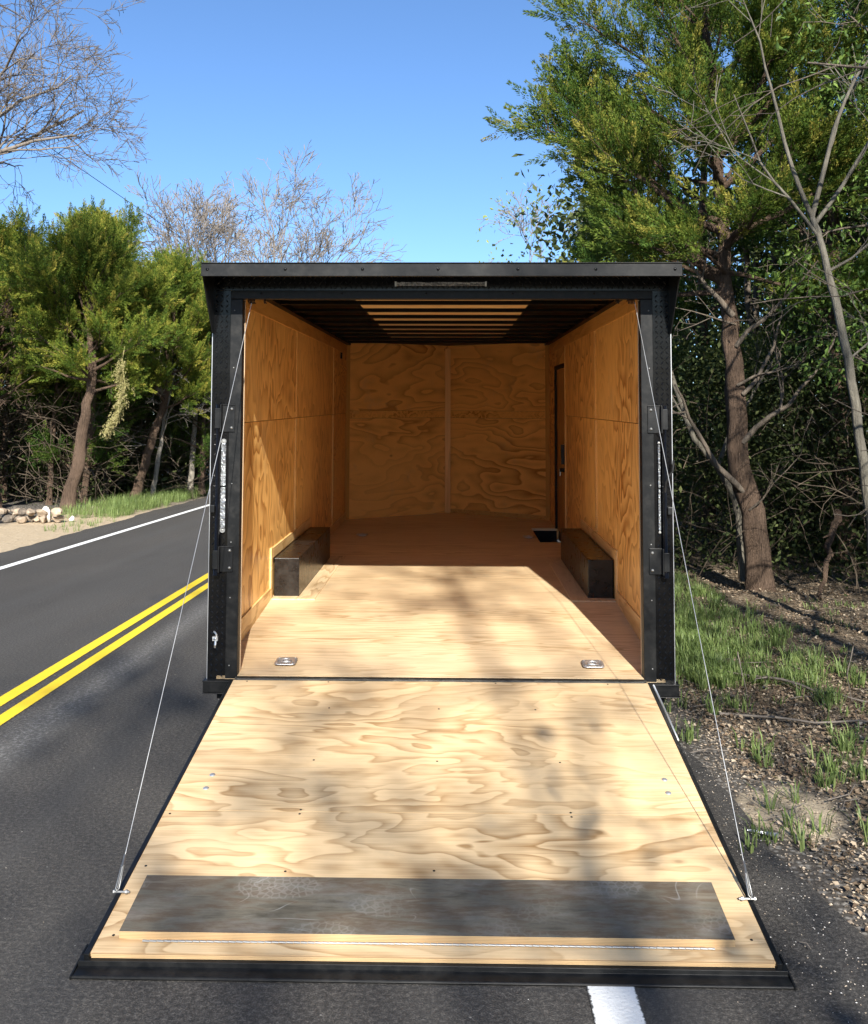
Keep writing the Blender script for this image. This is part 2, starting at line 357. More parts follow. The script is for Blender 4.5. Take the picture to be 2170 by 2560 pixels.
def stripe(name, x0, x1, x0b, x1b, mat, y0=-60, y1=260):
    tag(G().add([(x0, y0, .004), (x1, y0, .004), (x1b, y1, .004), (x0b, y1, .004)], [(0, 1, 2, 3)], tint=[0, 1, 1, 0]).build(name, mat), kind='structure')
YEL, WHT = linepaint('yellow_road_paint', (.82, .58, .02)), linepaint('white_road_paint', (.78, .78, .75))
sl = -.012
stripe('yellow_line', -2.86 - 60 * sl - .055, -2.86 - 60 * sl + .055, -2.86 + 260 * sl - .055, -2.86 + 260 * sl + .055, YEL)
stripe('yellow_line', -2.675 - 60 * sl - .052, -2.675 - 60 * sl + .052, -2.675 + 260 * sl - .052, -2.675 + 260 * sl + .052, YEL)
stripe('white_edge_line', -5.82 + .06 + 60 * .008, -5.82 + .19 + 60 * .008, -5.76 - 260 * .008, -5.63 - 260 * .008, WHT)
stripe('white_edge_line', .495, .65, .495, .65, WHT)

# ------------------------------------------------------------------ trailer (built in its own frame, rear opening at y = 0)
T = empty('cargo_trailer'); T.location = (0, 0, H0); T.rotation_euler = (TH, 0, 0)
tag(T, 'black enclosed cargo trailer lined with plywood, its rear ramp lowered to the road', 'trailer')
W, WI, WO = 1.105, 1.22, 1.27
L, AP, ZC, ZF = 6.15, .78, 2.18, .105
def fz(y): return min(ZF, ZF * y / 1.5)
# floor: beavertail sheet, middle sheet, front sheet with the step well cut out
g = G(); g.prism([(0, 0), (1.5, ZF), (3.43, ZF), (3.43, ZF - .03), (1.5, ZF - .03), (0, -.03)][::-1], 0, -WI, WI)
g.build('floor_sheet', wood('x', FL, FD, 1, 13, .55, 5.5, .42, .45), T)
g = G(); g.box(-WI, .94, 3.433, L, ZF - .03, ZF - .004).box(.94, WI, 3.433, 4.39, ZF - .03, ZF - .004).box(.94, WI, 5.45, L, ZF - .03, ZF - .004)
g.prism([(-WI, L), (WI, L), (0, L + AP)], 2, ZF - .03, ZF - .004)
g.build('floor_sheet', wood('x', (.80, .62, .37), (.52, .36, .18), 2, 10, .5, 5, .42, .4), T)
g = G(); g.box(.945, WI, 4.395, 5.445, -.12, -.10).box(.94, .945, 4.39, 5.45, -.12, ZF - .03).box(.945, WI, 4.39, 4.395, -.12, ZF - .03).box(.945, WI, 5.445, 5.45, -.12, ZF - .03)
g.build('step_well', BMATT, T)
# side walls: upper and lower sheets, seams every 8 ft
ysm = [.02, 2.52, 4.95, L]
for sx in (-1, 1):
    for k in range(3):
        y0, y1 = ysm[k], ysm[k + 1]
        for lo in (0, 1):
            if sx == 1 and k == 1: segs = [(y0 + .0, 4.56)]
            elif sx == 1 and k == 2: segs = [(5.44, y1)]
            else: segs = [(y0, y1)]
            for a, b in segs:
                z0, z1, th = (-.02 if lo else 1.365), (1.36 if lo else ZC), (0 if lo else .006)
                x0, x1 = sorted((sx * (WI - th), sx * (WI + .02)))
                G().box(x0, x1, a + .002, b - .002, z0, z1 if lo else ZC + .039).build('wall_panel', wood('z' if k < 2 else 'y', WL, WD, 3 + k * 2 + lo + (sx + 1) * 5, 16, .95, 2.2, .38, .22, .18, .4, True, (1., 1.45, .85) if k < 2 else (1., .9, 1.5)), T)
    # bright seam battens, top strip, base strip
    lt, ld = (.74, .46, .17), (.52, .28, .08)
    g = G(); x0, x1 = sorted((sx * (WI - .012), sx * (WI + .001)))
    for y in ((2.52, 4.93) if sx < 0 else (2.44, 4.53)):
        G().box(x0, x1, y - .014, y + .014, .457 if y < 3.3 else .2, 1.35).build('seam_batten', wood('z', lt, ld, 21, 5, .5, 6, .4, .3), T)
        G().box(x0, x1, y - .012, y + .012, 1.375, 2.07).build('seam_batten', wood('z', lt, ld, 21, 5, .5, 6, .4, .3), T)
    g = G(); g.box(*sorted((sx * (WI - .010), sx * (WI + .001))), .03, L, 2.075, ZC); g.build('top_strip', wood('y', (.66, .37, .11), (.42, .2, .05), 22, 7, .8, 4, .4, .3), T)
    g = G(); xx = sorted((sx * (WI - .011), sx * (WI + .001)))
    g.prism([(.02, -.02), (1.49, ZF - .01), (1.49, .185), (.02, .175)], 0, *xx)
    bsm = wood('y', (.80, .55, .25), (.52, .30, .10), 23, 7, .8, 4, .42, .35)
    g.build('base_strip', bsm, T); G().box(*xx, 1.50, 1.56, ZF, .46).build('box_surround', bsm, T); G().box(*xx, 1.562, 3.36, .385, .455).build('box_surround', bsm, T)
    G().box(*xx, 3.362, L if sx < 0 else 4.5, ZF, .19).build('base_strip', bsm, T)
    # wheel box with its casing on the floor
    bx = sorted((sx * 1.028, sx * (WI - .012)))
    b_ = G().box(*bx, 1.60, 3.32, ZF - .006, .378).build('wheel_box', BOXM, T); bevel(b_, .005)
    g = G(); fx = sorted((sx * .90, sx * 1.026)); g.box(*fx, 1.50, 3.40, ZF - .01, ZF + .007).build('floor_casing', wood('y', FL, FD, 25, 8, .8, 4, .42, .4), T)
    G().box(*sorted((sx * 1.028, sx * (WI - .013))), 1.50, 1.597, ZF - .01, ZF + .006).build('floor_casing', wood('y', FL, FD, 25, 8, .8, 4, .42, .4), T)
# door in the right wall near the front
d_ = G().box(WI + .004, WI + .02, 4.60, 5.40, ZF, 1.86).build('side_door', wood('z', (.50, .27, .085), (.30, .13, .03), 31, 7, .6, 2.3, .38, .2), T, label='plywood lined side door')
g = G().box(WI - .02, WI + .01, 5.40, 5.44, ZF, 1.90).box(WI - .02, WI + .01, 4.56, 5.40, 1.862, 1.90)
g.build('door_frame', BMATT, d_)
G().box(WI - .006, WI + .01, 4.56, 4.60, ZF, 1.86).build('door_jamb', wood('z', lt, ld, 21, 5, .5, 6, .4, .3), d_)
G().box(WI - .035, WI + .003, 4.64, 4.70, .86, 1.06).cyl((WI - .05, 4.67, .80), (WI + .003, 4.67, .80), .022).build('door_handle', BLACK, d_)
G().cyl((WI - .056, 4.67, .80), (WI - .05, 4.67, .80), .010).box(WI - .05, WI - .04, 4.66, 4.69, .74, .79).build('door_lock', STEEL, d_)
G().box(WI - .004, WI + .02, 4.56, 5.44, 1.902, ZC).build('wall_panel', wood('y', WL, WD, 40, 8, .6, 2.3, .4, .2), T)
G().box(-WI - .001, -WI + .02, 5.55, 5.62, 1.99, 2.06).build('vent', BMATT, T)
# V-nosed front wall
for sx in (-1, 1):
    A = np.array([sx * WI, L, 0]); B = np.array([0, L + AP, 0]); dv = (B - A) / np.linalg.norm(B - A); nv = np.array([dv[1], -dv[0], 0]) * sx * -1
    if nv[1] > 0: nv = -nv
    Ln = np.linalg.norm(B - A)
    def fr(v, A=A, dv=dv, nv=nv): return A + v[:, :1] * dv + v[:, 1:2] * nv + v[:, 2:3] * np.array([0, 0, 1])
    cw = lambda s_: wood('x', (.96, .54, .155), (.36, .12, .014), s_, 16, .8, 3.4, .36, .2, .2, .4, True, (.65, .25, 1.7))
    G().box(0, Ln, -.02, 0, 0, 1.30, fr).build('front_panel', cw(50 + sx), T)
    G().box(0, Ln, -.02, 0, 1.392, ZC + .039, fr).build('front_panel', cw(53 + sx), T)
    G().box(.06, Ln - .03, -.02, .004, 1.303, 1.39, fr).build('front_band', wood('x', (.90, .50, .14), (.40, .14, .02), 57 + sx, 12, 2.5, 5, .4, .2), T)
    G().box(0, .055, -.02, .007, ZF, ZC, fr).build('corner_batten', wood('z', (.58, .31, .085), (.36, .16, .035), 60 + sx, 6, .5, 5, .4, .2), T)
    if sx > 0: G().box(.06, Ln - .05, -.02, .006, ZF, .155, fr).build('base_strip', wood('x', (.62, .36, .11), (.36, .16, .035), 64, 13, 2.5, 7, .4, .2), T)
G().box(-.036, .036, L + AP - .045, L + AP - .030, ZF, ZC - .0).build('centre_batten', wood('z', (.90, .50, .15), (.62, .30, .07), 66, 5, .5, 6, .4, .3), T)
# ceiling: black skin, plywood centre boards, roof bows
g = G().box(-WO, WO, .005, L, ZC + .040, ZC + .045); g.prism([(-WO, L), (WO, L), (0, L + AP + .1)], 2, ZC + .040, ZC + .045); g.build('ceiling', CEILM, T)
G().box(-.62, .62, .10, 5.6, ZC + .031, ZC + .038).build('ceiling_board', wood('x', (.90, .66, .34), (.7, .42, .16), 70, 8, .7, 3, .4, .2), T)
for i in range(11):
    y = .38 + i * .545
    b_ = G().box(-WI + .01, WI - .01, y - .028, y + .028, ZC + .004, ZC + .030).build('roof_bow', CEILM, T); bevel(b_, .004)
for sx in (-1, 1): G().box(*sorted((sx * (WI - .06), sx * (WI - .001))), .03, L, ZC + .0, ZC + .0385).build('roof_rail', CEILM, T)
# exterior skin, roof, nose, underframe
g = G()
for sx in (-1, 1): g.box(*sorted((sx * (WI + .022), sx * WO)), .012, L, -.02, ZC + .05)
for sx in (-1, 1):
    A = np.array([sx * WO, L, 0]); B = np.array([0, L + AP + .1, 0]); dv = (B - A) / np.linalg.norm(B - A); nv = np.array([-dv[1], dv[0], 0])
    if nv[1] < 0: nv = -nv
    def fr(v, A=A, dv=dv, nv=nv): return A + v[:, :1] * dv + v[:, 1:2] * nv + v[:, 2:3] * np.array([0, 0, 1])
    g.box(0, np.linalg.norm(B - A), -.004, .004, -.02, ZC + .06, fr)
g.build('outer_skin', BLACK, T)
g = G().box(-WO - .004, WO + .004, -.02, L + .01, ZC + .061, ZC + .085); g.build('roof', ALU, T)
g = G().box(-WI, -WI + .06, .02, L, -.13, -.035).box(WI - .06, WI, .02, L, -.13, -.035)
for y in (.6, 1.5, 3.4, 4.3, 5.3): g.box(-WI + .062, WI - .062, y, y + .05, -.11, -.035)
g.box(-.3, -.22, L, L + 2.2, -.13, -.03).box(.22, .3, L, L + 2.2, -.13, -.03)
g.build('underframe', BMATT, T)
for sx in (-1, 1):
    for wy in (2.05, 2.86):
        cx = sx * 1.15; wz = -.43 + .335 - wy * 0 - TH * wy * .0
        g = G(); P_ = [(cx - .09, .26), (cx - .10, .33), (cx - .05, .345), (cx + .05, .345), (cx + .10, .33), (cx + .09, .26)]
        k = 28; V = []
        for px, pr in P_:
            for i in range(k): t = 2 * pi * i / k; V.append((px, wy + pr * cos(t), wz - TH * wy + .02 + pr * sin(t)))
        m = len(P_); Q = [(a * k + i, a * k + (i + 1) % k, ((a + 1) % m) * k + (i + 1) % k, ((a + 1) % m) * k + i) for a in range(m) for i in range(k)]
        g.add(V, Q); wh = g.build('wheel', RUBBER, T, smooth=True)
        G().cyl((cx - .07, wy, wz - TH * wy + .02), (cx + .07, wy, wz - TH * wy + .02), .255, 28).build('rim', STEEL, wh)
    g = G(); V = []
    g.prism([(1.55, 0), (1.75, .26), (3.15, .26), (3.4, 0), (3.37, 0), (3.13, .235), (1.77, .235), (1.59, 0)], 0, *sorted((sx * (WO + .003), sx * (WO + .06))))
    g.build('fender', BLACK, T)

# ---- rear frame
def tread(g, x0, x1, z0, z1, y, p=.0285, M=None):
    """raised bars of tread plate, alternating diagonals"""
    nx = int((x1 - x0) / p); nz = int((z1 - z0) / (p * 1.0)); off = ((x1 - x0) - (nx - 1) * p) / 2
    for i in range(nx):
        for j in range(nz):
            a = (pi / 3.6) if (i + j) % 2 else (-pi / 3.6)
            cx, cz = x0 + off + i * p, z0 + (j + .5) * p; l, w_ = .0140, .0040
            ca, sa = cos(a), sin(a); pts = []
            for u, v, h in ((-l, 0, 0), (0, w_, 0), (l, 0, 0), (0, -w_, 0), (-l * .55, 0, 1), (l * .55, 0, 1)):
                pts.append((cx + u * ca - v * sa, y - h * .0019, cz + u * sa + v * ca))
            pts = np.array(pts)
            if M is not None: pts = M(pts)
            g.add(pts, None, [(0, 1, 4), (1, 5, 4), (1, 2, 5), (2, 3, 5), (3, 4, 5), (3, 0, 4)])
    return g
ZP = 2.11
for sx in (-1, 1):
    a, b = sorted((sx * 1.172, sx * WO))
    g = G().box(a, b, 0, .011, -.02, ZP); tread(g, a + .004, b - .004, -.015, ZP, -.0005)
    post = g.build('rear_post', BLACKG, T)
    a, b = sorted((sx * W, sx * 1.172)); o_ = G().box(a, b, -.004, .01, -.015, ZP - .047).box(a, b, .0105, .06, -.015, ZP - .05).build('corner_trim', BTRIM, post); bevel(o_, .003)
    a, b = sorted((sx * (W - .002), sx * (WI - .001))); G().box(a, b, .0605, .075, 0, ZC - .05).build('jamb_edge', wood('z', (.62, .44, .28), (.42, .28, .16), 71, 4, .5, 8, .5, .3), post)
    a, b = sorted((sx * WO, sx * (WO + .0035))); G().box(a, b, -.001, .03, -.02, 1.88).build('edge_strip', ALU, post)
    for z in (.055, .42, .72, 1.04, 1.36, 1.68, 2.0): G().dome((sx * 1.150, -.0042, z), (0, -1, 0), .0042, .004).build('rivet', BOLTM, post, smooth=True)
    # bumper end cap
    a, b = sorted((sx * 1.118, sx * 1.285)); g = G().box(a, b, -.035, .03, -.082, -.024).box(a - .002, b + .002, -.042, .03, -.087, -.083).box(a - .002, b + .002, -.042, .03, -.023, -.018)
    o_ = g.build('bumper_end', BTRIM, T); bevel(o_, .002)
    G().dome((sx * 1.135, -.0352, -.045), (0, -1, 0), .008, .006).build('bumper_bolt', STEEL, o_, smooth=True)
    # locking bar, its brackets and bolts
    xb = sx * 1.222
    lb = G().cyl((xb, -.028, .545), (xb, -.028, 1.475), .0125, 12).cyl((xb, -.028, .545), (xb, -.028, .60), .0165, 12).cyl((xb, -.028, 1.42), (xb, -.028, 1.475), .0165, 12).build('locking_bar', BLACKG, T, smooth=True)
    for z0, z1 in ((.56, .70), (1.325, 1.475)):
        g = G(); a, b = sorted((sx * 1.138, sx * 1.212)); g.box(a, b, -.012, -.0045, z0, z1); a, b = sorted((sx * 1.205, sx * 1.212)); g.box(a, b, -.045, -.013, z0, z1)
        a, b = sorted((sx * 1.212, sx * 1.24)); g.box(a, b, -.046, -.041, z0 + .02, z1 - .02)
        g.box(*sorted((sx * 1.138, sx * 1.215)), -.018, -.0125, z1 - .004, z1)
        br = g.build('bar_bracket', BLACK, T); bevel(br, .0015)
        for z in (z0 + .022, z1 - .024): G().dome((sx * 1.155, -.0122, z), (0, -1, 0), .0085, .007).cyl((sx * 1.155, -.016, z), (sx * 1.155, -.021, z), .0045, 6).build('bracket_bolt', BOLTM, br, smooth=True)
    a, b = sorted((sx * 1.236, sx * 1.262)); hs = G().box(a, b, -.04, -.002, .885, .925).build('bar_hasp', BLACK, T); bevel(hs, .003)
    if sx > 0: G().tube([(1.225, -.03, .98), (1.222, -.034, 1.0), (1.226, -.045, 1.06), (1.245, -.052, 1.10), (1.262, -.05, 1.12), (1.268, -.045, 1.18)], .006, 6).build('wire_loop', BMATT, T, smooth=True)
    # clear light strip
    xl = sx * 1.196; w_ = .0135 if sx < 0 else .006
    for z0, z1, zc_ in ((.795, 1.022, .787), (1.028, 1.262, 1.272)):
        ls = G().box(xl - w_, xl + w_, -.02, -.0045, z0, z1).build('light_strip', LENS, T); bevel(ls, .005, 3)
        G().cyl((xl, -.0045, zc_), (xl, -.016, zc_), w_ + .001, 14).dome((xl, -.016, zc_), (0, -1, 0), .006).build('light_cap', BOLTM, ls)
# header
g = G().box(-WO, WO, .0005, .011, ZP + .002, ZC + .05); tread(g, -WO + .01, WO - .01, ZP + .004, ZC + .04, 0, .0285)
hd = g.build('rear_header', BLACKG, T)
bevel(G().box(-1.172, 1.172, -.006, .05, ZP - .046, ZP).build('header_trim', BTRIM, hd), .003)
G().box(-W, W, .051, .075, ZP - .04, ZP + .06).build('header_jamb', BLACK, hd)
for x in (-1.0, -.55, -.08, .40, .85): G().dome((x, -.0062, ZP - .016), (0, -1, 0), .006, .005).build('header_rivet', BLACKG, hd, smooth=True)
ml = G()
ml.box(-.245, .245, -.022, -.003, ZP + .026, ZP + .048); ml = ml.build('loading_light', LENS, T); bevel(ml, .004)
for sx in (-1, 1): G().box(*sorted((sx * .246, sx * .255)), -.02, -.003, ZP + .024, ZP + .050).build('light_cap', STEEL, ml)
# rear visor: fascia, sloped underside and side fins
YV = -.28
vz0, vz1 = 2.155, 2.222
fas = G().box(-1.268, 1.273, YV, YV + .03, vz0, vz1).box(-1.272, 1.277, YV - .006, YV + .05, vz1 + .001, vz1 + .006).box(-1.269, 1.274, YV - .004, YV - .0005, vz0, vz0 + .006).build('rear_visor', BTRIM, T); bevel(fas, .003)
g = G().prism([(YV + .031, vz0 + .004), (-.002, 2.20), (-.002, 2.26), (YV + .031, vz1 - .002)], 0, -1.262, 1.266)
g.build('visor_soffit', BLACK, fas)
for sx in (-1, 1):
    g = G().prism([(YV + .031, vz0), (YV + .031, vz1), (-.0, 2.24), (-.0, 1.87), (-.03, 1.87)][::-1], 0, *sorted((sx * (WO - .007), sx * (WO - .001))))
    g.build('side_fin', BLACK, fas)
for x in (-1.235, -.82, -.41, -.01, .41, .82, 1.235): G().dome((x, YV - .0003, 2.192), (0, -1, 0), .0085, .006).build('visor_bolt', BLACKG, fas, smooth=True)
# small hold-back hook on the left post
G().tube([(-1.235, -.004, .235), (-1.225, -.02, .235), (-1.215, -.03, .225), (-1.22, -.03, .205), (-1.235, -.02, .200)], .005, 6).box(-1.240, -1.212, -.02, -.004, .19, .212).tube([(-1.222, -.02, .19), (-1.222, -.03, .17), (-1.225, -.02, .155)], .006, 6).build('holdback_hook', STEEL, T)
# coil hooks in the top corners of the opening
for sx in (-1, 1):
    for c_, n_c in ((1.06, 5), (.985, 2)):
        P_ = [(sx * c_ + (i / 8 - n_c / 2) * .008, .03 + .012 * cos(i * pi / 4), 2.054 + .012 * sin(i * pi / 4)) for i in range(8 * n_c)]
        G().tube(P_, .0028, 5).build('coil_hook', BMATT, T)
# threshold
bevel(G().box(-1.112, 1.112, -.03, -.001, -.03, -.001).cyl((-1.10, -.028, -.012), (1.10, -.028, -.012), .011, 10).build('threshold', THR, T), .003)
# recessed tie-down rings
def dring(x, y, z, pitch=0):
    M_ = lambda v: v @ np.array([[1, 0, 0], [0, cos(pitch), sin(pitch)], [0, -sin(pitch), cos(pitch)]]) + (x, y, z)
    g = G(); k = 32; V = []; ringsd = []
    def sup(r, zz, pw):
        o = []
        for i in range(k):
            t = 2 * pi * i / k; c_, s_ = cos(t), sin(t); m = (abs(c_) ** pw + abs(s_) ** pw) ** (-1 / pw); o.append((r * c_ * m, r * s_ * m, zz))
        return o
    for r, zz, pw in ((.060, .0, 7), (.060, .003, 7), (.054, .0045, 7), (.044, .0045, 2.4), (.040, .002, 2.1), (.034, -.010, 2), (.018, -.014, 2)): ringsd += sup(r, zz, pw)
    Q = [(a * k + i, a * k + (i + 1) % k, (a + 1) * k + (i + 1) % k, (a + 1) * k + i) for a in range(6) for i in range(k)]
    V = np.array(ringsd + [(0, 0, -.014)]); V[:, 2] += .012
    g.add(M_(V), Q, [(6 * k + i, 6 * k + (i + 1) % k, 7 * k) for i in range(k)])
    pan = g.build('tie_down', STEEL, T, smooth=True)
    g = G(); P_ = [(.027 * cos(t), .027 * sin(t), .014 + .004 * sin(t)) for t in np.linspace(-.3, pi + .3, 20)] + [(-.027, -.012, .012), (.027, -.012, .012)]
    g.tube(M_(np.array(P_ + [P_[0]])), .0045, 8); g.build('ring', STEEL, pan, smooth=True)
    for a in (-1, 1):
        for b in (-1, 1): G().dome(M_(np.array([[a * .045, b * .045, .0165]]))[0], (0, 0, 1), .005, .003).build('ring_screw', STEEL, pan, smooth=True)
dring(-.873, .20, .014, .07); dring(.857, .195, .014, .07); dring(-.88, 4.78, ZF - .004); dring(.85, 4.70, ZF - .004)

# ---- ramp door
ha = np.array([0, -.032, -.012]); dd = np.array([0, -.98891, -.14853]); nn = np.array([0, -.14853, .98891])
def RM(v): v = np.asarray(v, float).reshape(-1, 3); return ha + v[:, :1] * np.array([1, 0, 0]) + v[:, 1:2] * dd + v[:, 2:3] * nn
RLN = 2.052
g = G()
g.box(-1.135, -1.117, .0, RLN + .012, -.035, .004, RM).box(1.117, 1.135, .0, RLN + .012, -.035, .004, RM).box(-1.116, 1.116, .0, RLN, -.036, -.014, RM)
ramp = g.build('ramp_door', BLACK, T); bevel(ramp, .002)
for s0, s1, sd_ in ((.004, 1.232, 81), (1.2365, RLN, 87)):
    o_ = G().box(-1.1165, 1.1165, s0, s1, -.0135, 0, RM).build('plywood_sheet', wood('x', RL, RD, sd_, 11, 1.05, 3.1, .5, .6, .42, .25), ramp)
G().box(-1.112, 1.112, RLN + .0002, RLN + .006, -.0135, -.0005, RM).build('sheet_edge', PEDGE, ramp)
# lower lip: channel and flared flange
g = G(); prof = [(RLN - .01, -.0145), (RLN + .020, -.0145), (RLN + .024, -.028), (RLN + .030, -.029), (RLN + .070, -.026), (RLN + .074, -.029), (RLN + .074, -.034), (RLN - .01, -.036)]
V = []
for x in (-1.15, 1.15):
    for s_, h in prof: V.append((x, s_, h))
m = len(prof); V = RM(V); g.add(V, [(i, (i + 1) % m, m + (i + 1) % m, m + i) for i in range(m)], [(0, i, i + 1) for i in range(1, m - 1)] + [(m, m + i, m + i + 1) for i in range(1, m - 1)])
g.box(-1.158, -1.151, 1.98, RLN + .076, -.037, -.024, RM).box(1.151, 1.158, 1.98, RLN + .076, -.037, -.024, RM)
lip = g.build('ramp_lip', BTRIM, ramp); bevel(lip, .002)
# folded extension board and its piano hinge
G().box(-1.045, 1.005, 1.692, 1.985, .0252, .0262, RM).build('flap_face', FLAP, ramp, label='dark scuffed film on the folded extension board')
G().box(-1.045, 1.005, 1.692, 1.985, .0005, .025, RM).build('extension_board', PEDGE, ramp)
g = G(); xs_ = np.linspace(-.962, .935, 80)
for i in range(79): g.tube(RM([(xs_[i] + .0008, 2.001 - .003 * sin(i * .04), .0055), (xs_[i + 1] - .0008, 2.001 - .003 * sin(i * .04), .0042)]), .0036, 8)
g.build('piano_hinge', BOLTM, ramp)
for x, s_ in ((-.99, .961), (-.991, 1.068), (.997, .962), (.99, 1.067)):
    c_ = RM([(x, s_, .0002)])[0]; G().dome(c_, nn, .0135, .004, 14).build('carriage_bolt', STEEL, ramp, smooth=True)
for x, s_ in ((-.561, .827), (.488, .319), (-.557, 1.252), (.556, 1.252), (-.551, 1.622), (.002, 1.608), (-.557, .32), (.0, .32), (0, .827), (.556, .827), (-.557, 1.222), (.556, 1.222), (1.07, 1.95), (-1.07, 1.97), (-1.08, 1.60), (-1.04, .02), (-.6, .02), (.3, .02), (.9, .02), (-1.09, 1.26)):
    c_ = RM([(x, s_, .0002)])[0]; G().dome(c_, nn, .0055, .0014, 8).build('deck_screw', BTRIM, ramp)
# spring rod along the right edge near the hinge
G().tube(RM([(1.145, .02, -.005), (1.146, .3, -.01), (1.146, .58, -.02)]), .006, 8).build('spring_rod', STEEL, ramp, smooth=True)
for sx, xt, xb_, sb in ((-1, -1.061, -1.128, 1.766), (1, 1.081, 1.124, 1.759)):
    a = np.array([xt, .03, 2.05]); b = RM([(xb_, sb, .025)])[0]
    ts = np.linspace(0, 1, 24); P_ = a[None] * (1 - ts[:, None]) + b[None] * ts[:, None]; P_[:, 2] -= .012 * np.sin(ts * pi)
    n_t = 400; tt = np.linspace(0, 1, n_t)
    c_ = G().tube(P_, .0016, 6).build('ramp_cable', WIRE, T, smooth=True)
    u = (a - b) / np.linalg.norm(a - b)
    G().tube([b + u * .07, b + u * .11], .0048, 8).tube([b + u * .075 + (.004, 0, 0), b + (.006, 0, 0), b - u * .01, b - (.006, 0, 0), b + u * .075 - (.004, 0, 0)], .0026, 6).build('cable_ferrule', BOLTM, c_, smooth=True)
    e0 = RM([(sx * 1.139, sb, .012)])[0]; e1 = RM([(sx * 1.085, sb, .012)])[0]
    G().cyl(e0, e1, .0042, 8).cyl(RM([(sx * 1.10, sb, .012)])[0], RM([(sx * 1.092, sb, .012)])[0], .0075, 6).cyl(RM([(sx * 1.143, sb, .012)])[0], RM([(sx * 1.137, sb, .012)])[0], .0075, 6).build('cable_anchor', BOLTM, ramp)

# ------------------------------------------------------------------ vegetation generators
def unit(v): return v / (np.linalg.norm(v) + 1e-9)
def perp(d, rg_):
    a = rg_.standard_normal(3); a -= a @ d * d; return unit(a)
def branch(g, p, d, Ln, r, rg_, lvl, maxl, wig=.18, lift=.04, kids=(5, 4, 4, 3), ang=(.6, 1.0), ratio=(.45, .7), taper=.25, tips=None, kmin=3, rmin=.003, bias=None, seglen=.25):
    n = max(3, min(9, int(Ln / seglen) + 2)); P = [p]; D = [d]; st = Ln / (n - 1)
    for i in range(n - 1):
        d = unit(d + rg_.standard_normal(3) * wig + np.array([0, 0, lift]) + (bias * .05 if bias is not None else 0)); p = p + d * st; P.append(p); D.append(d)
    rr = np.maximum(np.linspace(r, max(r * taper, rmin), n), rmin)
    k = 3 if r < .012 else (5 if r < .04 else 8)
    g.tube(P, rr, max(k, kmin), cap=False)
    if tips is not None and lvl >= maxl - 1: tips.append((P[-1], D[-1], Ln))
    if lvl < maxl:
        for j in range(kids[min(lvl, len(kids) - 1)]):
            t = rg_.uniform(.22, 1.0); f = t * (n - 1); i = min(int(f), n - 2); q = P[i] + (P[i + 1] - P[i]) * (f - i)
            a = rg_.uniform(*ang); dn = unit(D[i] * cos(a) + perp(D[i], rg_) * sin(a))
            if bias is not None: dn = unit(dn + bias * .25)
            branch(g, q, dn, Ln * rg_.uniform(*ratio) * (1.1 - .4 * t), max(rr[i] * .55, rmin), rg_, lvl + 1, maxl, wig, lift, kids, ang, ratio, taper, tips, kmin, rmin, bias, seglen)
def plume_template(n, rg_, slim=.2, lw=.035):
    V = []
    for i in range(n):
        t = rg_.random() ** .8; th = rg_.random() * 2 * pi; rad = slim * (1 - t) * (.3 + .7 * rg_.random()) + .02
        c = np.array([rad * cos(th), rad * sin(th), t]); d = unit(np.array([cos(th) * .6, sin(th) * .6, .85 + rg_.uniform(-.2, .4)]))
        l = (.055 + .085 * rg_.random()) * (1.3 - .5 * t); s_ = np.cross(d, rg_.standard_normal(3)); s_ = unit(s_) * lw * rg_.uniform(.6, 1.3)
        V += [c - s_, c + s_, c + d * l]
    return np.array(V)
def plumes(g, pos, ax, size, rg_, nleaf=46, slim=.24, lw=.04, tint=None, nt_=6):
    pos, ax, size = np.array(pos), np.array(ax), np.array(size)
    tp = [plume_template(nleaf, rg_, slim, lw) for _ in range(nt_)]; which = rg_.integers(0, nt_, len(pos))
    ref = rg_.standard_normal(ax.shape); A = np.cross(ax, ref); A /= np.linalg.norm(A, axis=1)[:, None]; B = np.cross(ax, A)
    if tint is None: tint = rg_.random(len(pos)) * .5 + .2
    for k in range(nt_):
        m = which == k
        if not m.any(): continue
        t = tp[k]; V = (t[None, :, :1] * A[m][:, None] + t[None, :, 1:2] * B[m][:, None] + t[None, :, 2:3] * ax[m][:, None]) * size[m][:, None, None] + pos[m][:, None]
        tn = np.repeat((tint[m][:, None] + (t[None, ::3, 2] - .4) * .35 + rg_.standard_normal((m.sum(), nleaf)) * .10), 3, axis=1)
        F = np.arange(V.shape[0] * V.shape[1]).reshape(-1, 3)
        g.add(V.reshape(-1, 3), None, F, tint=tn.ravel())
def leaves(g, C, size, rg_, asp=.45, tint=None, droop=0, nrm=None):
    n = len(C); d = rg_.standard_normal((n, 3)); d[:, 2] -= droop; d /= np.linalg.norm(d, axis=1)[:, None]
    s_ = np.cross(d, rg_.standard_normal((n, 3)) if nrm is None else nrm); s_ /= np.linalg.norm(s_, axis=1)[:, None]; u = np.cross(s_, d)
    sz = (size * rg_.uniform(.6, 1.3, n))[:, None]
    V = np.stack([C, C + d * sz * .5 + s_ * sz * asp * .5 + u * sz * .06, C + d * sz, C + d * sz * .5 - s_ * sz * asp * .5 + u * sz * .06], 1)
    t = rg_.random(n) if tint is None else tint
    g.add(V.reshape(-1, 3), np.arange(4 * n).reshape(-1, 4), tint=np.repeat(t, 4))
def interp_path(P, n):
    P = np.array(P, float); t = np.linspace(0, 1, len(P)); u = np.linspace(0, 1, n)
    return np.stack([np.interp(u, t, P[:, i]) for i in range(3)], 1)
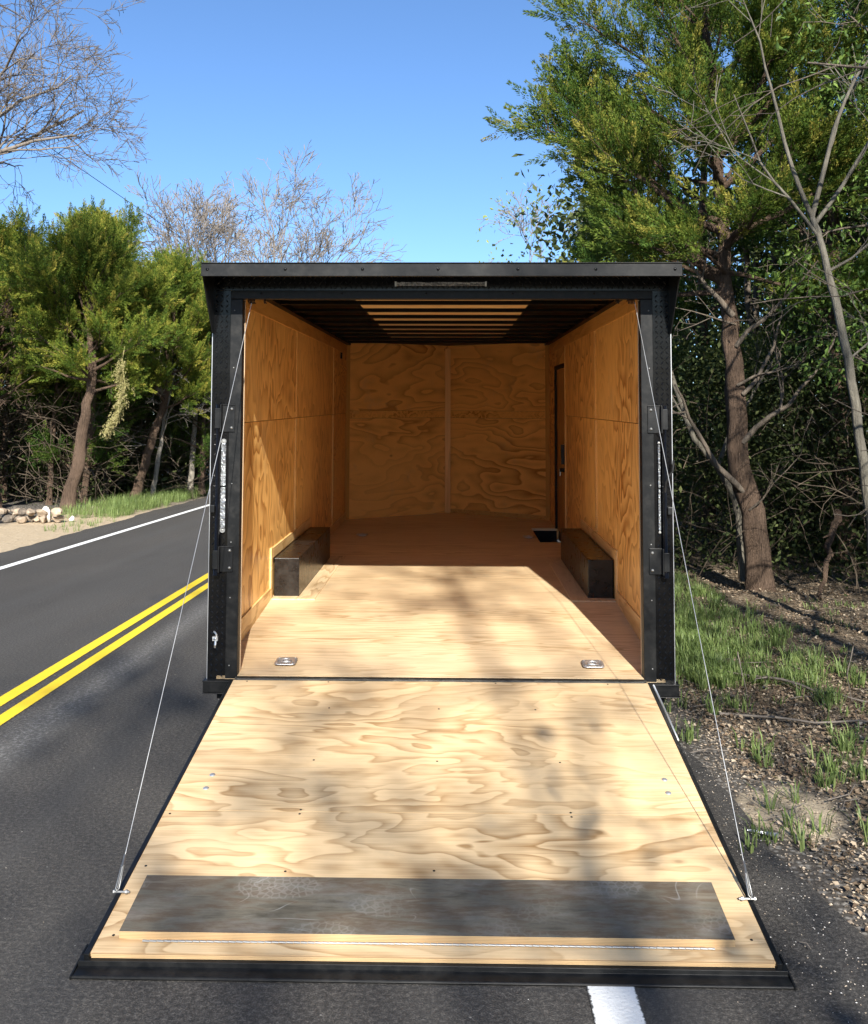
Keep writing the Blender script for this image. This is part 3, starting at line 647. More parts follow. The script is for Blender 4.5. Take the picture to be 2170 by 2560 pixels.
def cedar(name, trunk, r0, label, seed, zlo, top, width, nl, mat=CED, bk=BK_CED, extra=(), pl=.42, nleaf=120, dens=1., sky_=1., group=None, fork=True, lw=.020, brown=.25, wf=None, leaders=0):
    rg_ = np.random.default_rng(seed); root = empty(name, tuple(trunk[0])); tag(root, label, 'tree', group)
    base = np.array(trunk[0]); P = interp_path(trunk, 26); n = len(P)
    P[1:] += rg_.standard_normal((n - 1, 3)) * r0 * .12
    g = G(); rad = np.linspace(1, .16, n) ** .9 * r0; rad[0] *= 1.18; rad[1] *= 1.06
    g.tube(P - base, rad, 12, noise=.07, rg=rg_)
    pos, ax, sz, tn = [], [], [], []
    specs = []
    H = P[-1][2] - zlo
    for i in range(nl):
        z = zlo + H * ((i + rg_.random()) / nl) ** 1.0
        j = min(int(np.searchsorted(P[:, 2], z)), n - 1); az = i * 2.399 + rg_.uniform(-.4, .4)
        f = (z - zlo) / H; prof = (np.interp(f, [0, .15, .4, .75, 1], [.62, .95, 1, .62, .14]) if wf is None else wf(f))
        Lb = width * prof * rg_.uniform(.5, 1.18)
        specs.append((P[j], unit(np.array([cos(az), sin(az), .15 + .75 * f + rg_.uniform(-.15, .25)])), Lb, rad[j] * .42))
    for i in range(leaders):
        j = int(n * rg_.uniform(.55, .9)); az = rg_.uniform(0, 6.28); specs.append((P[j], unit(np.array([cos(az) * .45, sin(az) * .45, 1.0])), (P[-1][2] - P[j][2]) * rg_.uniform(.7, 1.15) + .5, rad[j] * .4))
    for e in extra: specs.append((np.array(e[0], float), unit(np.array(e[1], float)), e[2], e[3]))
    for p, d, Lb, r in specs:
        m = max(5, int(Lb / .22)); Q = [p]; D = [d]; dd_ = d
        for i in range(m):
            dd_ = unit(dd_ + rg_.standard_normal(3) * .12 + np.array([0, 0, .05])); Q.append(Q[-1] + dd_ * Lb / m); D.append(dd_)
        g.tube(np.array(Q) - base, np.linspace(max(r, .012), .006, m + 1), 6, cap=False)
        ns = int(Lb * 13 * dens) + 5
        for s_ in range(ns):
            t = rg_.uniform(.22, 1) ** .8; i = min(int(t * m), m - 1); q = Q[i] + (Q[i + 1] - Q[i]) * rg_.random()
            a = rg_.uniform(.4, 1.1); sdv = unit(D[i] * cos(a) + perp(D[i], rg_) * sin(a) + np.array([0, 0, .28])); sl_ = (.35 + .55 * rg_.random()) * (1.25 - .7 * t) * min(1, .5 + Lb / 3) * pl / .42
            e_ = q + sdv * sl_
            if rg_.random() < .5: g.tube(np.array([q, (q + e_) / 2 + rg_.standard_normal(3) * .02, e_]) - base, [.006, .005, .003], 3, cap=False)
            for h in range(3):
                pp = q + sdv * sl_ * (h + .6) / 3; da = unit(sdv + perp(sdv, rg_) * .75 + np.array([0, 0, .35]) + D[i] * .3)
                pos.append(pp - base); ax.append(da); sz.append(pl * rg_.uniform(.55, 1.1)); tn.append(rg_.uniform(.1, .65) + (.35 if rg_.random() < brown else 0))
        pos.append(Q[-1] - base - D[-1] * .1); ax.append(unit(D[-1] + np.array([0, 0, .15]))); sz.append(pl * 1.3); tn.append(.5)
    # pointed leader
    for k in range(6): pos.append(P[-1] - base + rg_.standard_normal(3) * .08 - np.array([0, 0, .1 * k])); ax.append(unit(np.array([rg_.normal() * .15, rg_.normal() * .15, 1]))); sz.append(pl * 1.5); tn.append(.5)
    g.build('trunk', bk, root, smooth=True)
    c = G(); plumes(c, pos, ax, sz, rg_, nleaf, .19, tint=np.array(tn), lw=lw); c.build('crown', mat, root)
    return root
def bare(name, label, seed, p, d, Ln, r, maxl=4, wig=.16, lift=.03, kids=(6, 5, 4, 3), mat=BK_TWIG, leafy=None, group=None, rmin=.004, ang=(.45, .95), ratio=(.45, .72), bias=None, cat='tree', trunkp=None, forks=None, leafsz=.06, nlv=3):
    rg_ = np.random.default_rng(seed); root = empty(name, tuple(p)); tag(root, label, cat, group); g = G(); tips = []; b0 = np.array(p, float)
    if trunkp is not None:
        P = interp_path(trunkp, 22) ; P[1:] += rg_.standard_normal((21, 3)) * r * .12; rr = np.linspace(r, r * .45, 22); rr[0] *= 1.3
        g.tube(P - b0, rr, 9, noise=.04, rg=rg_)
        for (t, dv, l_, rb) in (forks or []):
            i = int(t * 21); branch(g, P[i] - b0, unit(np.array(dv, float)), l_, rb, rg_, 1, maxl, wig, lift, kids, ang, ratio, .3, tips, 3, rmin, bias)
    else:
        branch(g, np.zeros(3), unit(np.array(d, float)), Ln, r, rg_, 0, maxl, wig, lift, kids, ang, ratio, .35, tips, 3, rmin, bias)
    g.build('trunk', mat, root, smooth=True)
    if leafy is not None and tips:
        c = G(); C = np.repeat(np.array([t[0] for t in tips]), nlv, 0); C = C + rg_.standard_normal(C.shape) * leafsz * 1.2; leaves(c, C, leafsz, rg_); c.build('crown', leafy, root)
    return root

# ------------------------------------------------------------------ right side: the big cedar and its neighbours
cedar('cedar_tree', [(3.56, 5.75, -.02), (3.46, 5.7, .8), (3.32, 5.7, 1.65), (3.29, 5.7, 2.8), (3.25, 5.7, 3.4), (3.2, 5.7, 4.6), (3.1, 5.75, 6.2), (3.05, 5.8, 8.6)], .150,
      'large green cedar with reddish shaggy trunk leaning over the right side of the trailer', 5, 3.3, 8.6, 1.75, 34, dens=1.0,
      extra=[((3.2, 5.7, 3.5), (-2.0, -.3, 1.1), 2.9, .06), ((3.2, 5.7, 4.1), (-1.75, -.5, 1.15), 2.55, .05), ((3.2, 5.7, 4.8), (-1.1, -.2, 1.3), 2.2, .05), ((3.15, 5.7, 5.2), (-.6, -.4, 1.5), 1.7, .045),
             ((3.2, 5.7, 3.4), (-1.4, .3, .25), 1.6, .04), ((3.25, 5.7, 3.6), (-1.2, -.5, .1), 1.4, .04), ((3.2, 5.7, 5.6), (-.5, 0, 1.6), 1.9, .04), ((3.2, 5.7, 5.0), (1.2, -.3, 1.1), 2.6, .045), ((3.2, 5.7, 4.0), (1.5, -.6, .7), 2.4, .045), ((3.2, 5.7, 3.8), (-1.6, .2, .5), 2.1, .04), ((3.2, 5.7, 4.2), (-1.5, .1, .75), 2.2, .04), ((3.2, 5.7, 3.5), (-1.1, .5, .45), 1.7, .035), ((3.2, 5.7, 4.6), (.9, -.8, .7), 2.0, .04), ((3.22, 5.6, 3.9), (.3, -1, .55), 1.4, .035), ((3.2, 5.6, 4.5), (-.5, -1, .6), 1.5, .035), ((3.2, 5.6, 5.0), (.5, -1, .7), 1.5, .035), ((3.2, 5.6, 3.6), (-.5, -1, .35), 1.2, .03), ((3.2, 5.6, 5.6), (0, -1, .8), 1.4, .03)])
# dead lower limbs of the big cedar are its own boughs
rgx = np.random.default_rng(77)
ctr = bpy.data.objects['cedar_tree']; g = G(); b0 = np.array([3.56, 5.75, -.02])
for p, d, l_, r in (((3.36, 5.6, 2.2), (1, -.3, .55), 1.3, .028), ((3.34, 5.6, 1.65), (1.1, -.2, .8), 1.8, .035), ((3.3, 5.6, 2.75), (.9, -.2, .9), 1.3, .03), ((3.27, 5.6, 3.1), (-.8, -.3, 1.1), .9, .04), ((3.36, 5.65, 1.1), (-.75, -.2, .9), 1.5, .04),
                    ((3.3, 5.6, 2.3), (1.0, -.5, .15), .9, .018), ((3.3, 5.6, 3.0), (-.9, -.5, .1), .8, .014), ((3.4, 5.6, .9), (.8, -.5, .5), .9, .014)):
    branch(g, np.array(p) - b0, unit(np.array(d, float)), l_, r, rgx, 1, 4, .2, .03, (3, 3, 2, 2), rmin=.0035)
g.build('dead_limb', BK_DARK, ctr, smooth=True)
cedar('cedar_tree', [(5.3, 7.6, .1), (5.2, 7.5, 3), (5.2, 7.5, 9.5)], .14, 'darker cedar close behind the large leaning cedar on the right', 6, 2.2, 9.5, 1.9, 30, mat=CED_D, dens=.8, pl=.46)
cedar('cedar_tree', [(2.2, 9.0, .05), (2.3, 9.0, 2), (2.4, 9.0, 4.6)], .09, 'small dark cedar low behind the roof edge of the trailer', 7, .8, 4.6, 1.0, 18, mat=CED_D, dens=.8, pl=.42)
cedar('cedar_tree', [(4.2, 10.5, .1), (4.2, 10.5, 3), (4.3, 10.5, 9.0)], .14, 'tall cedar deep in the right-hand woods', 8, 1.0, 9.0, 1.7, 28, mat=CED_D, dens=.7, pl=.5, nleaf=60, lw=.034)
# pale forked sapling at the right edge of the picture
bare('forked_tree', 'slender pale grey tree that forks high up near the right edge', 21, (3.66, 3.0, .0), None, 0, .052, 4, .13, .05, (3, 3, 3, 3), BK_SAP, BROAD, None, .004,
     trunkp=[(3.66, 3, 0), (3.64, 3, 1.05), (3.53, 3, 2.1), (3.41, 3, 2.87), (3.30, 3, 3.40), (3.23, 3, 3.66)],
     forks=[(1, (-.55, -.1, 1.6), 1.9, .024), (1, (.35, 0, 1.5), 2.2, .026), (.98, (.6, -.1, 1.1), 1.5, .022), (.72, (.5, -.3, .35), .9, .014), (.5, (.6, .2, .5), .8, .012), (.9, (-.9, -.2, 1.3), 1.5, .018)], leafsz=.05, nlv=1)
# leaning slim trunk left of the big cedar
bare('slim_tree', 'slim grey tree curving up from behind the large cedar toward the trailer', 22, (3.55, 6.4, .0), None, 0, .045, 4, .15, .05, (3, 3, 2, 2), BK_SAP, None, None, .004,
     trunkp=[(3.55, 6.4, 0), (3.5, 6.4, .9), (3.28, 6.4, 1.35), (2.95, 6.4, 1.75), (2.7, 6.4, 2.6), (2.42, 6.4, 3.3), (2.3, 6.4, 4.0)],
     forks=[(.55, (-.6, 0, .8), 1.0, .02), (.8, (.4, 0, 1), 1.2, .02), (1, (-.2, 0, 1), 1.2, .02), (.35, (.5, 0, 1.2), 1.6, .03)])
# evergreen broadleaf tree on the right
def broadleaf(name, label, base, h, rad, seed, n=9000, lsz=.085, z0=1.6, mat=BROAD):
    rg_ = np.random.default_rng(seed); root = empty(name, base); tag(root, label, 'tree'); g = G(); tips = []
    g.tube(interp_path([(0, 0, 0), (.1, 0, h * .4), (.05, .1, h * .9)], 14), np.linspace(.11, .03, 14), 8, noise=.05, rg=rg_)
    for i in range(26):
        z = z0 + (h - z0) * i / 26; a = i * 2.4; f = (z - z0) / (h - z0); l_ = rad * (1 - .55 * f) * rg_.uniform(.7, 1.1)
        branch(g, np.array([.05, .03, z]), unit(np.array([cos(a), sin(a), .5])), l_, .028, rg_, 1, 3, .16, .04, (5, 4, 4), tips=tips, rmin=.004)
    g.build('trunk', BK_DARK, root, smooth=True); c = G(); T_ = np.array([t[0] for t in tips]); k = max(1, n // len(T_))
    C = np.repeat(T_, k, 0); C = C + rg_.standard_normal(C.shape) * .13; leaves(c, C, lsz, rg_, .42, droop=.6); c.build('crown', mat, root)
broadleaf('broadleaf_tree', 'dark glossy evergreen broadleaf tree filling the upper right edge', (5.1, 4.3, .05), 7.6, 1.9, 31, 14000)
broadleaf('broadleaf_tree', 'denser broadleaf tree behind the forked grey tree in the right woods', (6.3, 8.6, .1), 8.5, 2.4, 32, 12000, .10, .8)
# overhanging dark bare boughs at the top right corner come from a tree just outside the frame
bare('bare_tree', 'dark bare tree just outside the right edge whose boughs cross the top right corner', 41, (5.6, 1.2, .05), None, 0, .12, 4, .22, -.01, (3, 3, 2, 2), BK_DARK, None, None, .0035,
     trunkp=[(5.6, 1.2, 0), (5.5, 1.2, 2), (5.4, 1.3, 4), (5.3, 1.3, 7)],
     forks=[(.60, (-1, -.05, .12), 3.2, .035), (.64, (-1, .2, .22), 2.9, .03), (.55, (-1, .1, .02), 2.6, .026), (.72, (-1, .3, .5), 2.8, .03), (.8, (.2, .8, .8), 2.4, .03)], bias=np.array([-1, 0, 0]))
# spring tree in the gap beyond the trailer
for k, (px, py, h, lb) in enumerate(((4.6, 30, 11.5, 'pale bare tree with first yellow leaves beyond the trailer roof on the right'), (2.6, 36, 9.5, 'low thin spring tree farther off beyond the trailer roof'))):
    bare('spring_tree', lb, 51 + k, (px, py, .2), (-.05, 0, 1), h * .6, .16, 5, .15, .05, (12, 6, 5, 3, 2), BK_PALE, SPRING, None, .011, ang=(.4, .95), ratio=(.5, .75), leafsz=.17, nlv=1)

# ------------------------------------------------------------------ left side
lc = [((-8.45, 15.9, .05), (-8.0, 15.9, 3.0), (-8.35, 16.2, 5.6), .155, 2.0, 61, 'bushy yellow-green cedar with a bare leaning brown trunk left of the road', 2.5),
      ((-10.6, 16.6, .1), (-10.7, 16.6, 3.0), (-10.9, 16.8, 6.0), .16, 2.3, 62, 'broad green cedar at the left edge of the picture', 2.2),
      ((-8.1, 19.2, .05), (-7.3, 19.2, 2.9), (-7.3, 19.6, 5.6), .13, 1.75, 63, 'cedar with the pale slanting trunk nearest the road bend', 2.3),
      ((-6.5, 22.5, .05), (-6.5, 22.5, 2.5), (-6.7, 22.6, 4.9), .12, 1.4, 64, 'low cedar half hidden by the left post of the trailer', 1.6),
      ((-9.8, 20.5, .1), (-9.7, 20.5, 3.0), (-9.5, 20.6, 7.1), .16, 1.8, 65, 'tallest pointed cedar behind the leaning brown trunk', 2.2)]
for a, b, c, r, wd, sd_, lb, zl in lc:
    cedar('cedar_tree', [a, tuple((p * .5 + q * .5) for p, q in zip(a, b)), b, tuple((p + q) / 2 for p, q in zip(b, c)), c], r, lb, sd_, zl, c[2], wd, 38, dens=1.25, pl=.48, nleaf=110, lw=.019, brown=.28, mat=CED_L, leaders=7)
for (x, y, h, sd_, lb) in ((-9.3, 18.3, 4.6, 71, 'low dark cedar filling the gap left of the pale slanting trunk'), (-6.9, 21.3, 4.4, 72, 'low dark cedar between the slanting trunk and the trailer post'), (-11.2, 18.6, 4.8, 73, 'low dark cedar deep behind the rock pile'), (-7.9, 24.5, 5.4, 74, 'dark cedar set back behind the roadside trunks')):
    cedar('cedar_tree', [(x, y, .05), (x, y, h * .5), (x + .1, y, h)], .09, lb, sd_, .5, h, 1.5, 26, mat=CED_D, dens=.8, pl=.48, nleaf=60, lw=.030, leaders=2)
# hanging dead spray on the leaning cedar
hb = [o for o in bpy.data.objects if o.name.startswith('cedar_tree') and o.get('label', '').startswith('bushy')][0]
g = G(); P_ = interp_path([(-7.0, 15.0, 3.6), (-7.05, 15.0, 3.2), (-6.95, 15.0, 2.7), (-7.08, 15.0, 2.25), (-7.3, 15.0, 1.85)], 16) - np.array([-8.45, 15.9, .05])
rgh = np.random.default_rng(4); pos = np.repeat(P_[3:], 9, 0) + rgh.standard_normal((13 * 9, 3)) * .05; ax = np.array([unit(np.array([-.35 + rgh.normal() * .35, rgh.normal() * .35, -1])) for _ in pos])
g.tube(P_, .012, 5, tint=.3); plumes(g, pos, ax, np.full(len(pos), .26), rgh, 44, .14, .028); g.build('dead_spray', DEADF, hb)
for i, (x, y, dx, h, r, lb) in enumerate(((-7.75, 19.6, .5, 3.4, .07, 'thin grey trunk beside the pale slanting cedar on the left'), (-7.3, 21.5, .25, 4.2, .09, 'crooked pale trunk close to the left post of the trailer'), (-10.1, 16.0, -.3, 4.4, .10, 'grey leaning trunk near the rock pile at the left edge'),
                                          (-9.0, 18.2, .35, 4.5, .09, 'brown trunk in shade just behind the leaning cedar trunk'), (-6.9, 24.0, .5, 5.2, .10, 'sunlit pale trunk farther along the roadside on the left'), (-9.6, 17.6, .1, 4.0, .07, 'dark slim trunk between the left edge trunks'))):
    bare('woodland_tree', lb, 80 + i, (x, y, .0), None, 0, r, 4, .18, .03, (4, 4, 3, 3), BK_GREY if i in (0, 1, 4) else BK_CED, None, 'slim trunks in the left woods', .006,
         trunkp=[(x, y, 0), (x + dx * .3, y, h * .35), (x + dx * .5, y, h * .6), (x + dx, y, h)], forks=[(t, (rgx.uniform(-1, 1), rgx.uniform(-.6, .2), rgx.uniform(.1, 1)), rgx.uniform(.8, 1.6), .02) for t in (.4, .55, .7, .8, .9, 1, 1)])
# big bare tree whose limbs enter at the upper left
bare('bare_tree', 'large bare tree reaching in over the upper left corner', 90, (-9.6, 11, .2), None, 0, .2, 5, .20, .02, (7, 6, 5, 5, 3), BK_TWIG, None, None, .0045,
     trunkp=[(-9.6, 11, 0), (-9.5, 11, 3), (-9.2, 11, 5.2), (-9.0, 11, 7)],
     forks=[(.78, (1, 0, .42), 2.9, .06), (.76, (.9, .1, .9), 2.7, .07), (.85, (.7, -.1, 1.5), 3.3, .06), (1, (.25, 0, 1), 4, .08), (.95, (1, .1, .5), 2.9, .05), (.88, (1, .2, .9), 3.2, .05), (.9, (-.5, .2, 1), 2.5, .05)], bias=np.array([.25, 0, .05]))
for i, (x, y, h, lb) in enumerate(((-8.1, 32, 13.2, 'bare many-twigged tree left of the trailer roof with green tips'), (-9.6, 31, 11.3, 'smaller bare tree between the cedars and the roof'), (-8.3, 38, 10.6, 'thin bare tree just over the left part of the roof'))):
    bare('bare_tree', lb, 100 + i, (x, y, 0), (.03, 0, 1), h * .62, .17, 5, .14, .05, (11, 7, 5, 3, 2), BK_PALE, None, None, .010, ang=(.35, .85), ratio=(.5, .75))
# overhead wire
P_ = interp_path([(-12.5, 9, 9.6), (-9.7, 24, 8.66)], 2); ts = np.linspace(0, 1, 40)
a_, b_ = np.array([-9.25, 12.0, 8.0]), np.array([-9.0, 34.0, 9.9])
a_ = np.array([-9.451, 14, 8.41]); b_ = np.array([-9.70, 24, 8.66]); dv = b_ - a_
P_ = np.stack([a_ + dv * t for t in np.linspace(-1.2, 2.6, 50)]); P_[:, 2] += .004 * ((np.linspace(-1.2, 2.6, 50) - .5) * 10) ** 2 * .08
tag(G().tube(P_, .009, 5, cap=False).build('overhead_wire', BMATT), 'thin dark overhead wire crossing the sky behind the upper left bare tree', 'wire')

# ------------------------------------------------------------------ far woods and undergrowth that read as one mass
def mass(name, seed, boxes, lsz, mat, clump=.5):
    rg_ = np.random.default_rng(seed); g = G()
    for (x0, x1, y0, y1, z0, z1, n) in boxes:
        k = max(1, n // 28); Cc = rg_.uniform((x0, y0, z0), (x1, y1, z1), (k, 3))
        hcap = z1 * (.72 + .28 * (vnoise(Cc[:, 0], Cc[:, 1], .35, seed) + .5)); Cc[:, 2] = np.minimum(Cc[:, 2], hcap)
        C = np.repeat(Cc, 28, 0); C = C + rg_.standard_normal(C.shape) * clump * np.array([1, 1, .6]); C[:, 2] = np.maximum(C[:, 2], .05)
        leaves(g, C, lsz, rg_, .5, tint=np.repeat(rg_.random(k), 28) * .7 + rg_.random(k * 28) * .3)
    return tag(g.build(name, mat), kind='stuff')
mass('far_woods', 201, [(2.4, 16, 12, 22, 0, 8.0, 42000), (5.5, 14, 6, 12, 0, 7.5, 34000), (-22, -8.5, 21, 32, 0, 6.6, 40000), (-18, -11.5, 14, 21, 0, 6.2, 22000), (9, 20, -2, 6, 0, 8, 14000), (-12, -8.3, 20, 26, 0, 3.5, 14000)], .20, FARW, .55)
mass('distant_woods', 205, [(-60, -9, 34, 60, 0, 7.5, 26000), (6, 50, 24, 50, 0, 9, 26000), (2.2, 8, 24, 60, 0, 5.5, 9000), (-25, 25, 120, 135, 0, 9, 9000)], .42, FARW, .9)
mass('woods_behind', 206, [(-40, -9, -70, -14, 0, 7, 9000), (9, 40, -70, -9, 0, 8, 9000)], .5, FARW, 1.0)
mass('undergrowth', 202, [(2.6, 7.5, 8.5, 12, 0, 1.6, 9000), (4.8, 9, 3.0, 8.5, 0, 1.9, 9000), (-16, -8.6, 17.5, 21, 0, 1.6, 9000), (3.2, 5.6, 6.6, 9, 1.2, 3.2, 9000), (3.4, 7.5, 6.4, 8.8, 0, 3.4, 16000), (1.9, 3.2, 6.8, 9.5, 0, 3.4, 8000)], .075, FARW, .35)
# tangled twigs and vines
def tangle(name, seed, zones, rmin):
    rg_ = np.random.default_rng(seed); g = G()
    for (x0, x1, y0, y1, zmax, n, ln) in zones:
        for i in range(n):
            p = np.array([rg_.uniform(x0, x1), rg_.uniform(y0, y1), rg_.uniform(-.05, zmax * .7)]); d = unit(np.array([rg_.normal() * .8, rg_.normal() * .5, rg_.uniform(-.1, 1.2)]))
            m = 7; P = [p]
            for k in range(m): d = unit(d + rg_.standard_normal(3) * .28 + np.array([0, 0, -.06])); P.append(P[-1] + d * ln * rg_.uniform(.7, 1.2) / m)
            g.tube(P, np.linspace(rg_.uniform(1, 2.2) * rmin, rmin * .6, m + 1), 3, cap=False)
            if rg_.random() < .5:
                j = rg_.integers(2, 6); dd2 = unit(d + perp(d, rg_)); g.tube([P[j], P[j] + dd2 * ln * .2, P[j] + dd2 * ln * .38 + rg_.standard_normal(3) * .05], [rmin, rmin * .8, rmin * .5], 3, cap=False)
    return tag(g.build(name, BK_VINE), kind='stuff')
tangle('bramble_thicket', 203, [(2.6, 7.5, 5.9, 9.5, 3.2, 300, 1.4), (3.8, 6.5, 3.4, 6.0, 2.4, 90, 1.1), (5, 9, 4, 9, 4, 90, 2), (2.2, 4.5, 7, 11, 1.4, 120, 1.0)], .0036)
tangle('vine_thicket', 204, [(-13, -8.2, 16.4, 19.5, 3.4, 480, 1.9), (-9.6, -6.9, 19.5, 25, 3.6, 330, 1.9), (-7.6, -6.2, 23, 29, 4.5, 240, 2.2)], .0055)
# dark inner trunks in both woods
rgt = np.random.default_rng(9); inner = {'left': [], 'right': []}
ORD = 'first second third fourth fifth sixth seventh eighth ninth tenth eleventh twelfth'.split()
k = 0
for (x0, x1, y0, y1, n, side) in ((4.0, 9, 9, 14, 9, 'right'), (-14, -8.8, 19, 25, 11, 'left')):
    for i in range(n):
        x, y = rgt.uniform(x0, x1), rgt.uniform(y0, y1); r = rgt.uniform(.06, .13); h = rgt.uniform(4.5, 7); lean = rgt.uniform(-.5, .5)
        root = empty('inner_tree', (x, y, 0)); tag(root, 'dark trunk deep in the %s woods' % side, 'tree', 'dark trunks deep in the %s woods' % side); inner[side].append((math.atan2(x, y + 5.3), root))
        g = G(); P_ = interp_path([(0, 0, 0), (lean * .3, 0, h * .4), (lean, 0, h)], 10); P_[1:] += rgt.standard_normal((9, 3)) * .04
        g.tube(P_, np.linspace(r, r * .4, 10), 7, cap=False)
        for j in range(5): branch(g, P_[rgt.integers(4, 10)], unit(np.array([rgt.normal(), rgt.normal(), .5])), 1.3, .02, rgt, 2, 4, .2, .02, (3, 3, 3, 3), rmin=.007)
        g.build('trunk', BK_DARK, root, smooth=True)

for side, lst in inner.items():
    for i, (a_, o) in enumerate(sorted(lst, key=lambda t: t[0])): o['label'] = '%s from the left of the dark trunks deep in the %s woods' % (ORD[i], side)

# trees behind the photographer: they throw the dappled shade
def shade_tree(label, base, h, seed, az, n=5, leafy=True, lsz=.11, kids=(6, 5, 4, 3), nlv=3, lo=.45, rad=3.4, tr=.2):
    rg_ = np.random.default_rng(seed); root = empty('shade_tree', base); tag(root, label, 'tree'); g = G(); tips = []
    P_ = interp_path([(0, 0, 0), (.1, 0, h * .5), (.0, .1, h)], 12); g.tube(P_, np.linspace(tr, .03, 12), 9)
    for i in range(n):
        f = lo + (1 - lo) * i / n; a = az + i * 2.4; branch(g, P_[int(f * 11)], unit(np.array([cos(a), sin(a), .6])), rad * (1.2 - .6 * f), .035, rg_, 1, 4, .14, .03, kids, tips=tips, rmin=.006)
    g.build('trunk', BK_DARK, root, smooth=True)
    c = G(); T_ = np.array([t[0] for t in tips]); C = np.repeat(T_, nlv, 0); C = C + rg_.standard_normal(C.shape) * .16; leaves(c, C, lsz, rg_); c.build('crown', BROAD, root)
shade_tree('tall leafy tree behind the camera on the right verge', (5.0, -10.5, 0), 12.0, 301, 0, 13, nlv=2, lsz=.15, lo=.3)
shade_tree('second leafy tree behind the camera farther right', (8.2, -7.5, 0), 11.0, 302, 1, 12, nlv=3, lsz=.16, lo=.25)
shade_tree('thin tree far behind the camera reaching over the road', (3.3, -22, 0), 16.5, 303, 2.2, 17, nlv=7, lsz=.17, kids=(3, 3, 3, 2), lo=.48, rad=4.8, tr=.09)
shade_tree('broad tree at the right verge just behind the camera', (6.8, -3.2, 0), 9.5, 304, .5, 9, nlv=2, lsz=.15, lo=.25)

# ------------------------------------------------------------------ verge details
def tufts(g, rg_, cs, hgt, nb, spread=.06, tintr=(.15, .7)):
    for (x, y) in cs:
        z = float(gz(x, y)); n = nb; a = rg_.random(n) * 2 * pi; r = rg_.random(n) * spread; h = hgt * rg_.uniform(.5, 1.15, n); ln = rg_.uniform(.15, .8, n) * h
        B = np.stack([x + r * np.cos(a), y + r * np.sin(a), np.full(n, z)], 1); D = np.stack([np.cos(a), np.sin(a), a * 0], 1); S = np.stack([-np.sin(a), np.cos(a), a * 0], 1) * (rg_.uniform(.0022, .0042, n))[:, None]
        Mid = B + D * ln[:, None] * .35 + np.array([0, 0, 1]) * (h * .62)[:, None]; Tp = B + D * ln[:, None] + np.array([0, 0, 1]) * (h * rg_.uniform(.75, 1., n))[:, None]
        V = np.stack([B - S, B + S, Mid + S, Mid - S, Tp], 1); i = np.arange(n)[:, None] * 5
        g.add(V.reshape(-1, 3), i + np.array([0, 1, 2, 3]), i + np.array([3, 2, 4]), tint=np.repeat(rg_.uniform(*tintr, n), 5))
g = G(); r1 = np.random.default_rng(31)
tufts(g, r1, [(r1.uniform(1.62, 2.9), y) for y in r1.uniform(1.5, 7.0, 420)], .14, 16)
tufts(g, r1, [(r1.normal(1.95, .22), y) for y in r1.uniform(1.5, 4.2, 170)], .16, 20)
tufts(g, r1, [(r1.uniform(1.8, 4.4), y) for y in r1.uniform(-1.8, 5.0, 180)], .07, 9)
for cx_, cy_, n in ((2.5, 1.15, 26), (2.1, 1.9, 22), (1.62, -.62, 5), (1.52, -.98, 10), (1.85, -.35, 8), (1.72, .22, 10), (2.05, -.25, 14), (2.25, .2, 14), (2.4, -.5, 14), (1.9, -1.6, 8), (1.78, 1.0, 18), (2.0, -.95, 12), (2.9, .9, 20)):
    tufts(g, r1, [(cx_ + r1.normal() * .09, cy_ + r1.normal() * .11) for _ in range(max(3, n // 2))], .12, 14, .05)
tufts(g, r1, [(r1.uniform(1.22, 1.5), r1.uniform(.35, 1.1)) for _ in range(14)], .10, 10)
tag(g.build('grass', GRASS), kind='stuff')
g = G(); tufts(g, r1, [(x, y) for x, y in zip(r1.uniform(-8.4, -6.9, 700), r1.uniform(14.5, 27, 700))], .28, 12, .12)
tufts(g, r1, [(x, y) for x, y in zip(r1.normal(-7.3, .25, 200), r1.uniform(15, 24, 200))], .32, 14, .12)
tufts(g, r1, [(x, y) for x, y in zip(r1.uniform(-7.3, -6.6, 25), r1.uniform(11.5, 14, 25))], .14, 9, .08)
tag(g.build('roadside_grass', GRASS), kind='stuff')
# leaf litter, gravel, pale grit
g = G(); n = 44000; X = np.concatenate([r1.uniform(1.55, 5.5, n * 3 // 4), r1.uniform(1.6, 3.2, n // 4)]); Y = np.concatenate([r1.uniform(-2.6, 7.5, n * 3 // 4), r1.uniform(-2.2, 2.5, n // 4)])
keep = (((X - 1.66) / .26) ** 2 + ((Y + .62) / .36) ** 2 > 1); X, Y = X[keep], Y[keep]; C = np.stack([X, Y, gz(X, Y) + r1.uniform(.002, .02, len(X))], 1)
nr = np.stack([r1.normal(0, .45, len(X)), r1.normal(0, .45, len(X)), np.ones(len(X))], 1); dq = r1.standard_normal((len(X), 3)); 
n_ = len(X); d = dq - (dq * nr).sum(1)[:, None] * nr / (nr ** 2).sum(1)[:, None]; d /= np.linalg.norm(d, axis=1)[:, None]; s_ = np.cross(nr, d); s_ /= np.linalg.norm(s_, axis=1)[:, None]; szz = r1.uniform(.012, .040, n_)[:, None]
V = np.stack([C, C + d * szz * .5 + s_ * szz * .3 + [0, 0, .004], C + d * szz, C + d * szz * .5 - s_ * szz * .3 + [0, 0, .004]], 1)
g.add(V.reshape(-1, 3), np.arange(4 * n_).reshape(-1, 4), tint=np.repeat(r1.random(n_) ** 1.3, 4)); tag(g.build('leaf_litter', LITTER), kind='stuff')
OCT = np.array([(1, 0, 0), (-1, 0, 0), (0, 1, 0), (0, -1, 0), (0, 0, 1), (0, 0, -1)], float); OT = np.array([(0, 2, 4), (2, 1, 4), (1, 3, 4), (3, 0, 4), (2, 0, 5), (1, 2, 5), (3, 1, 5), (0, 3, 5)])
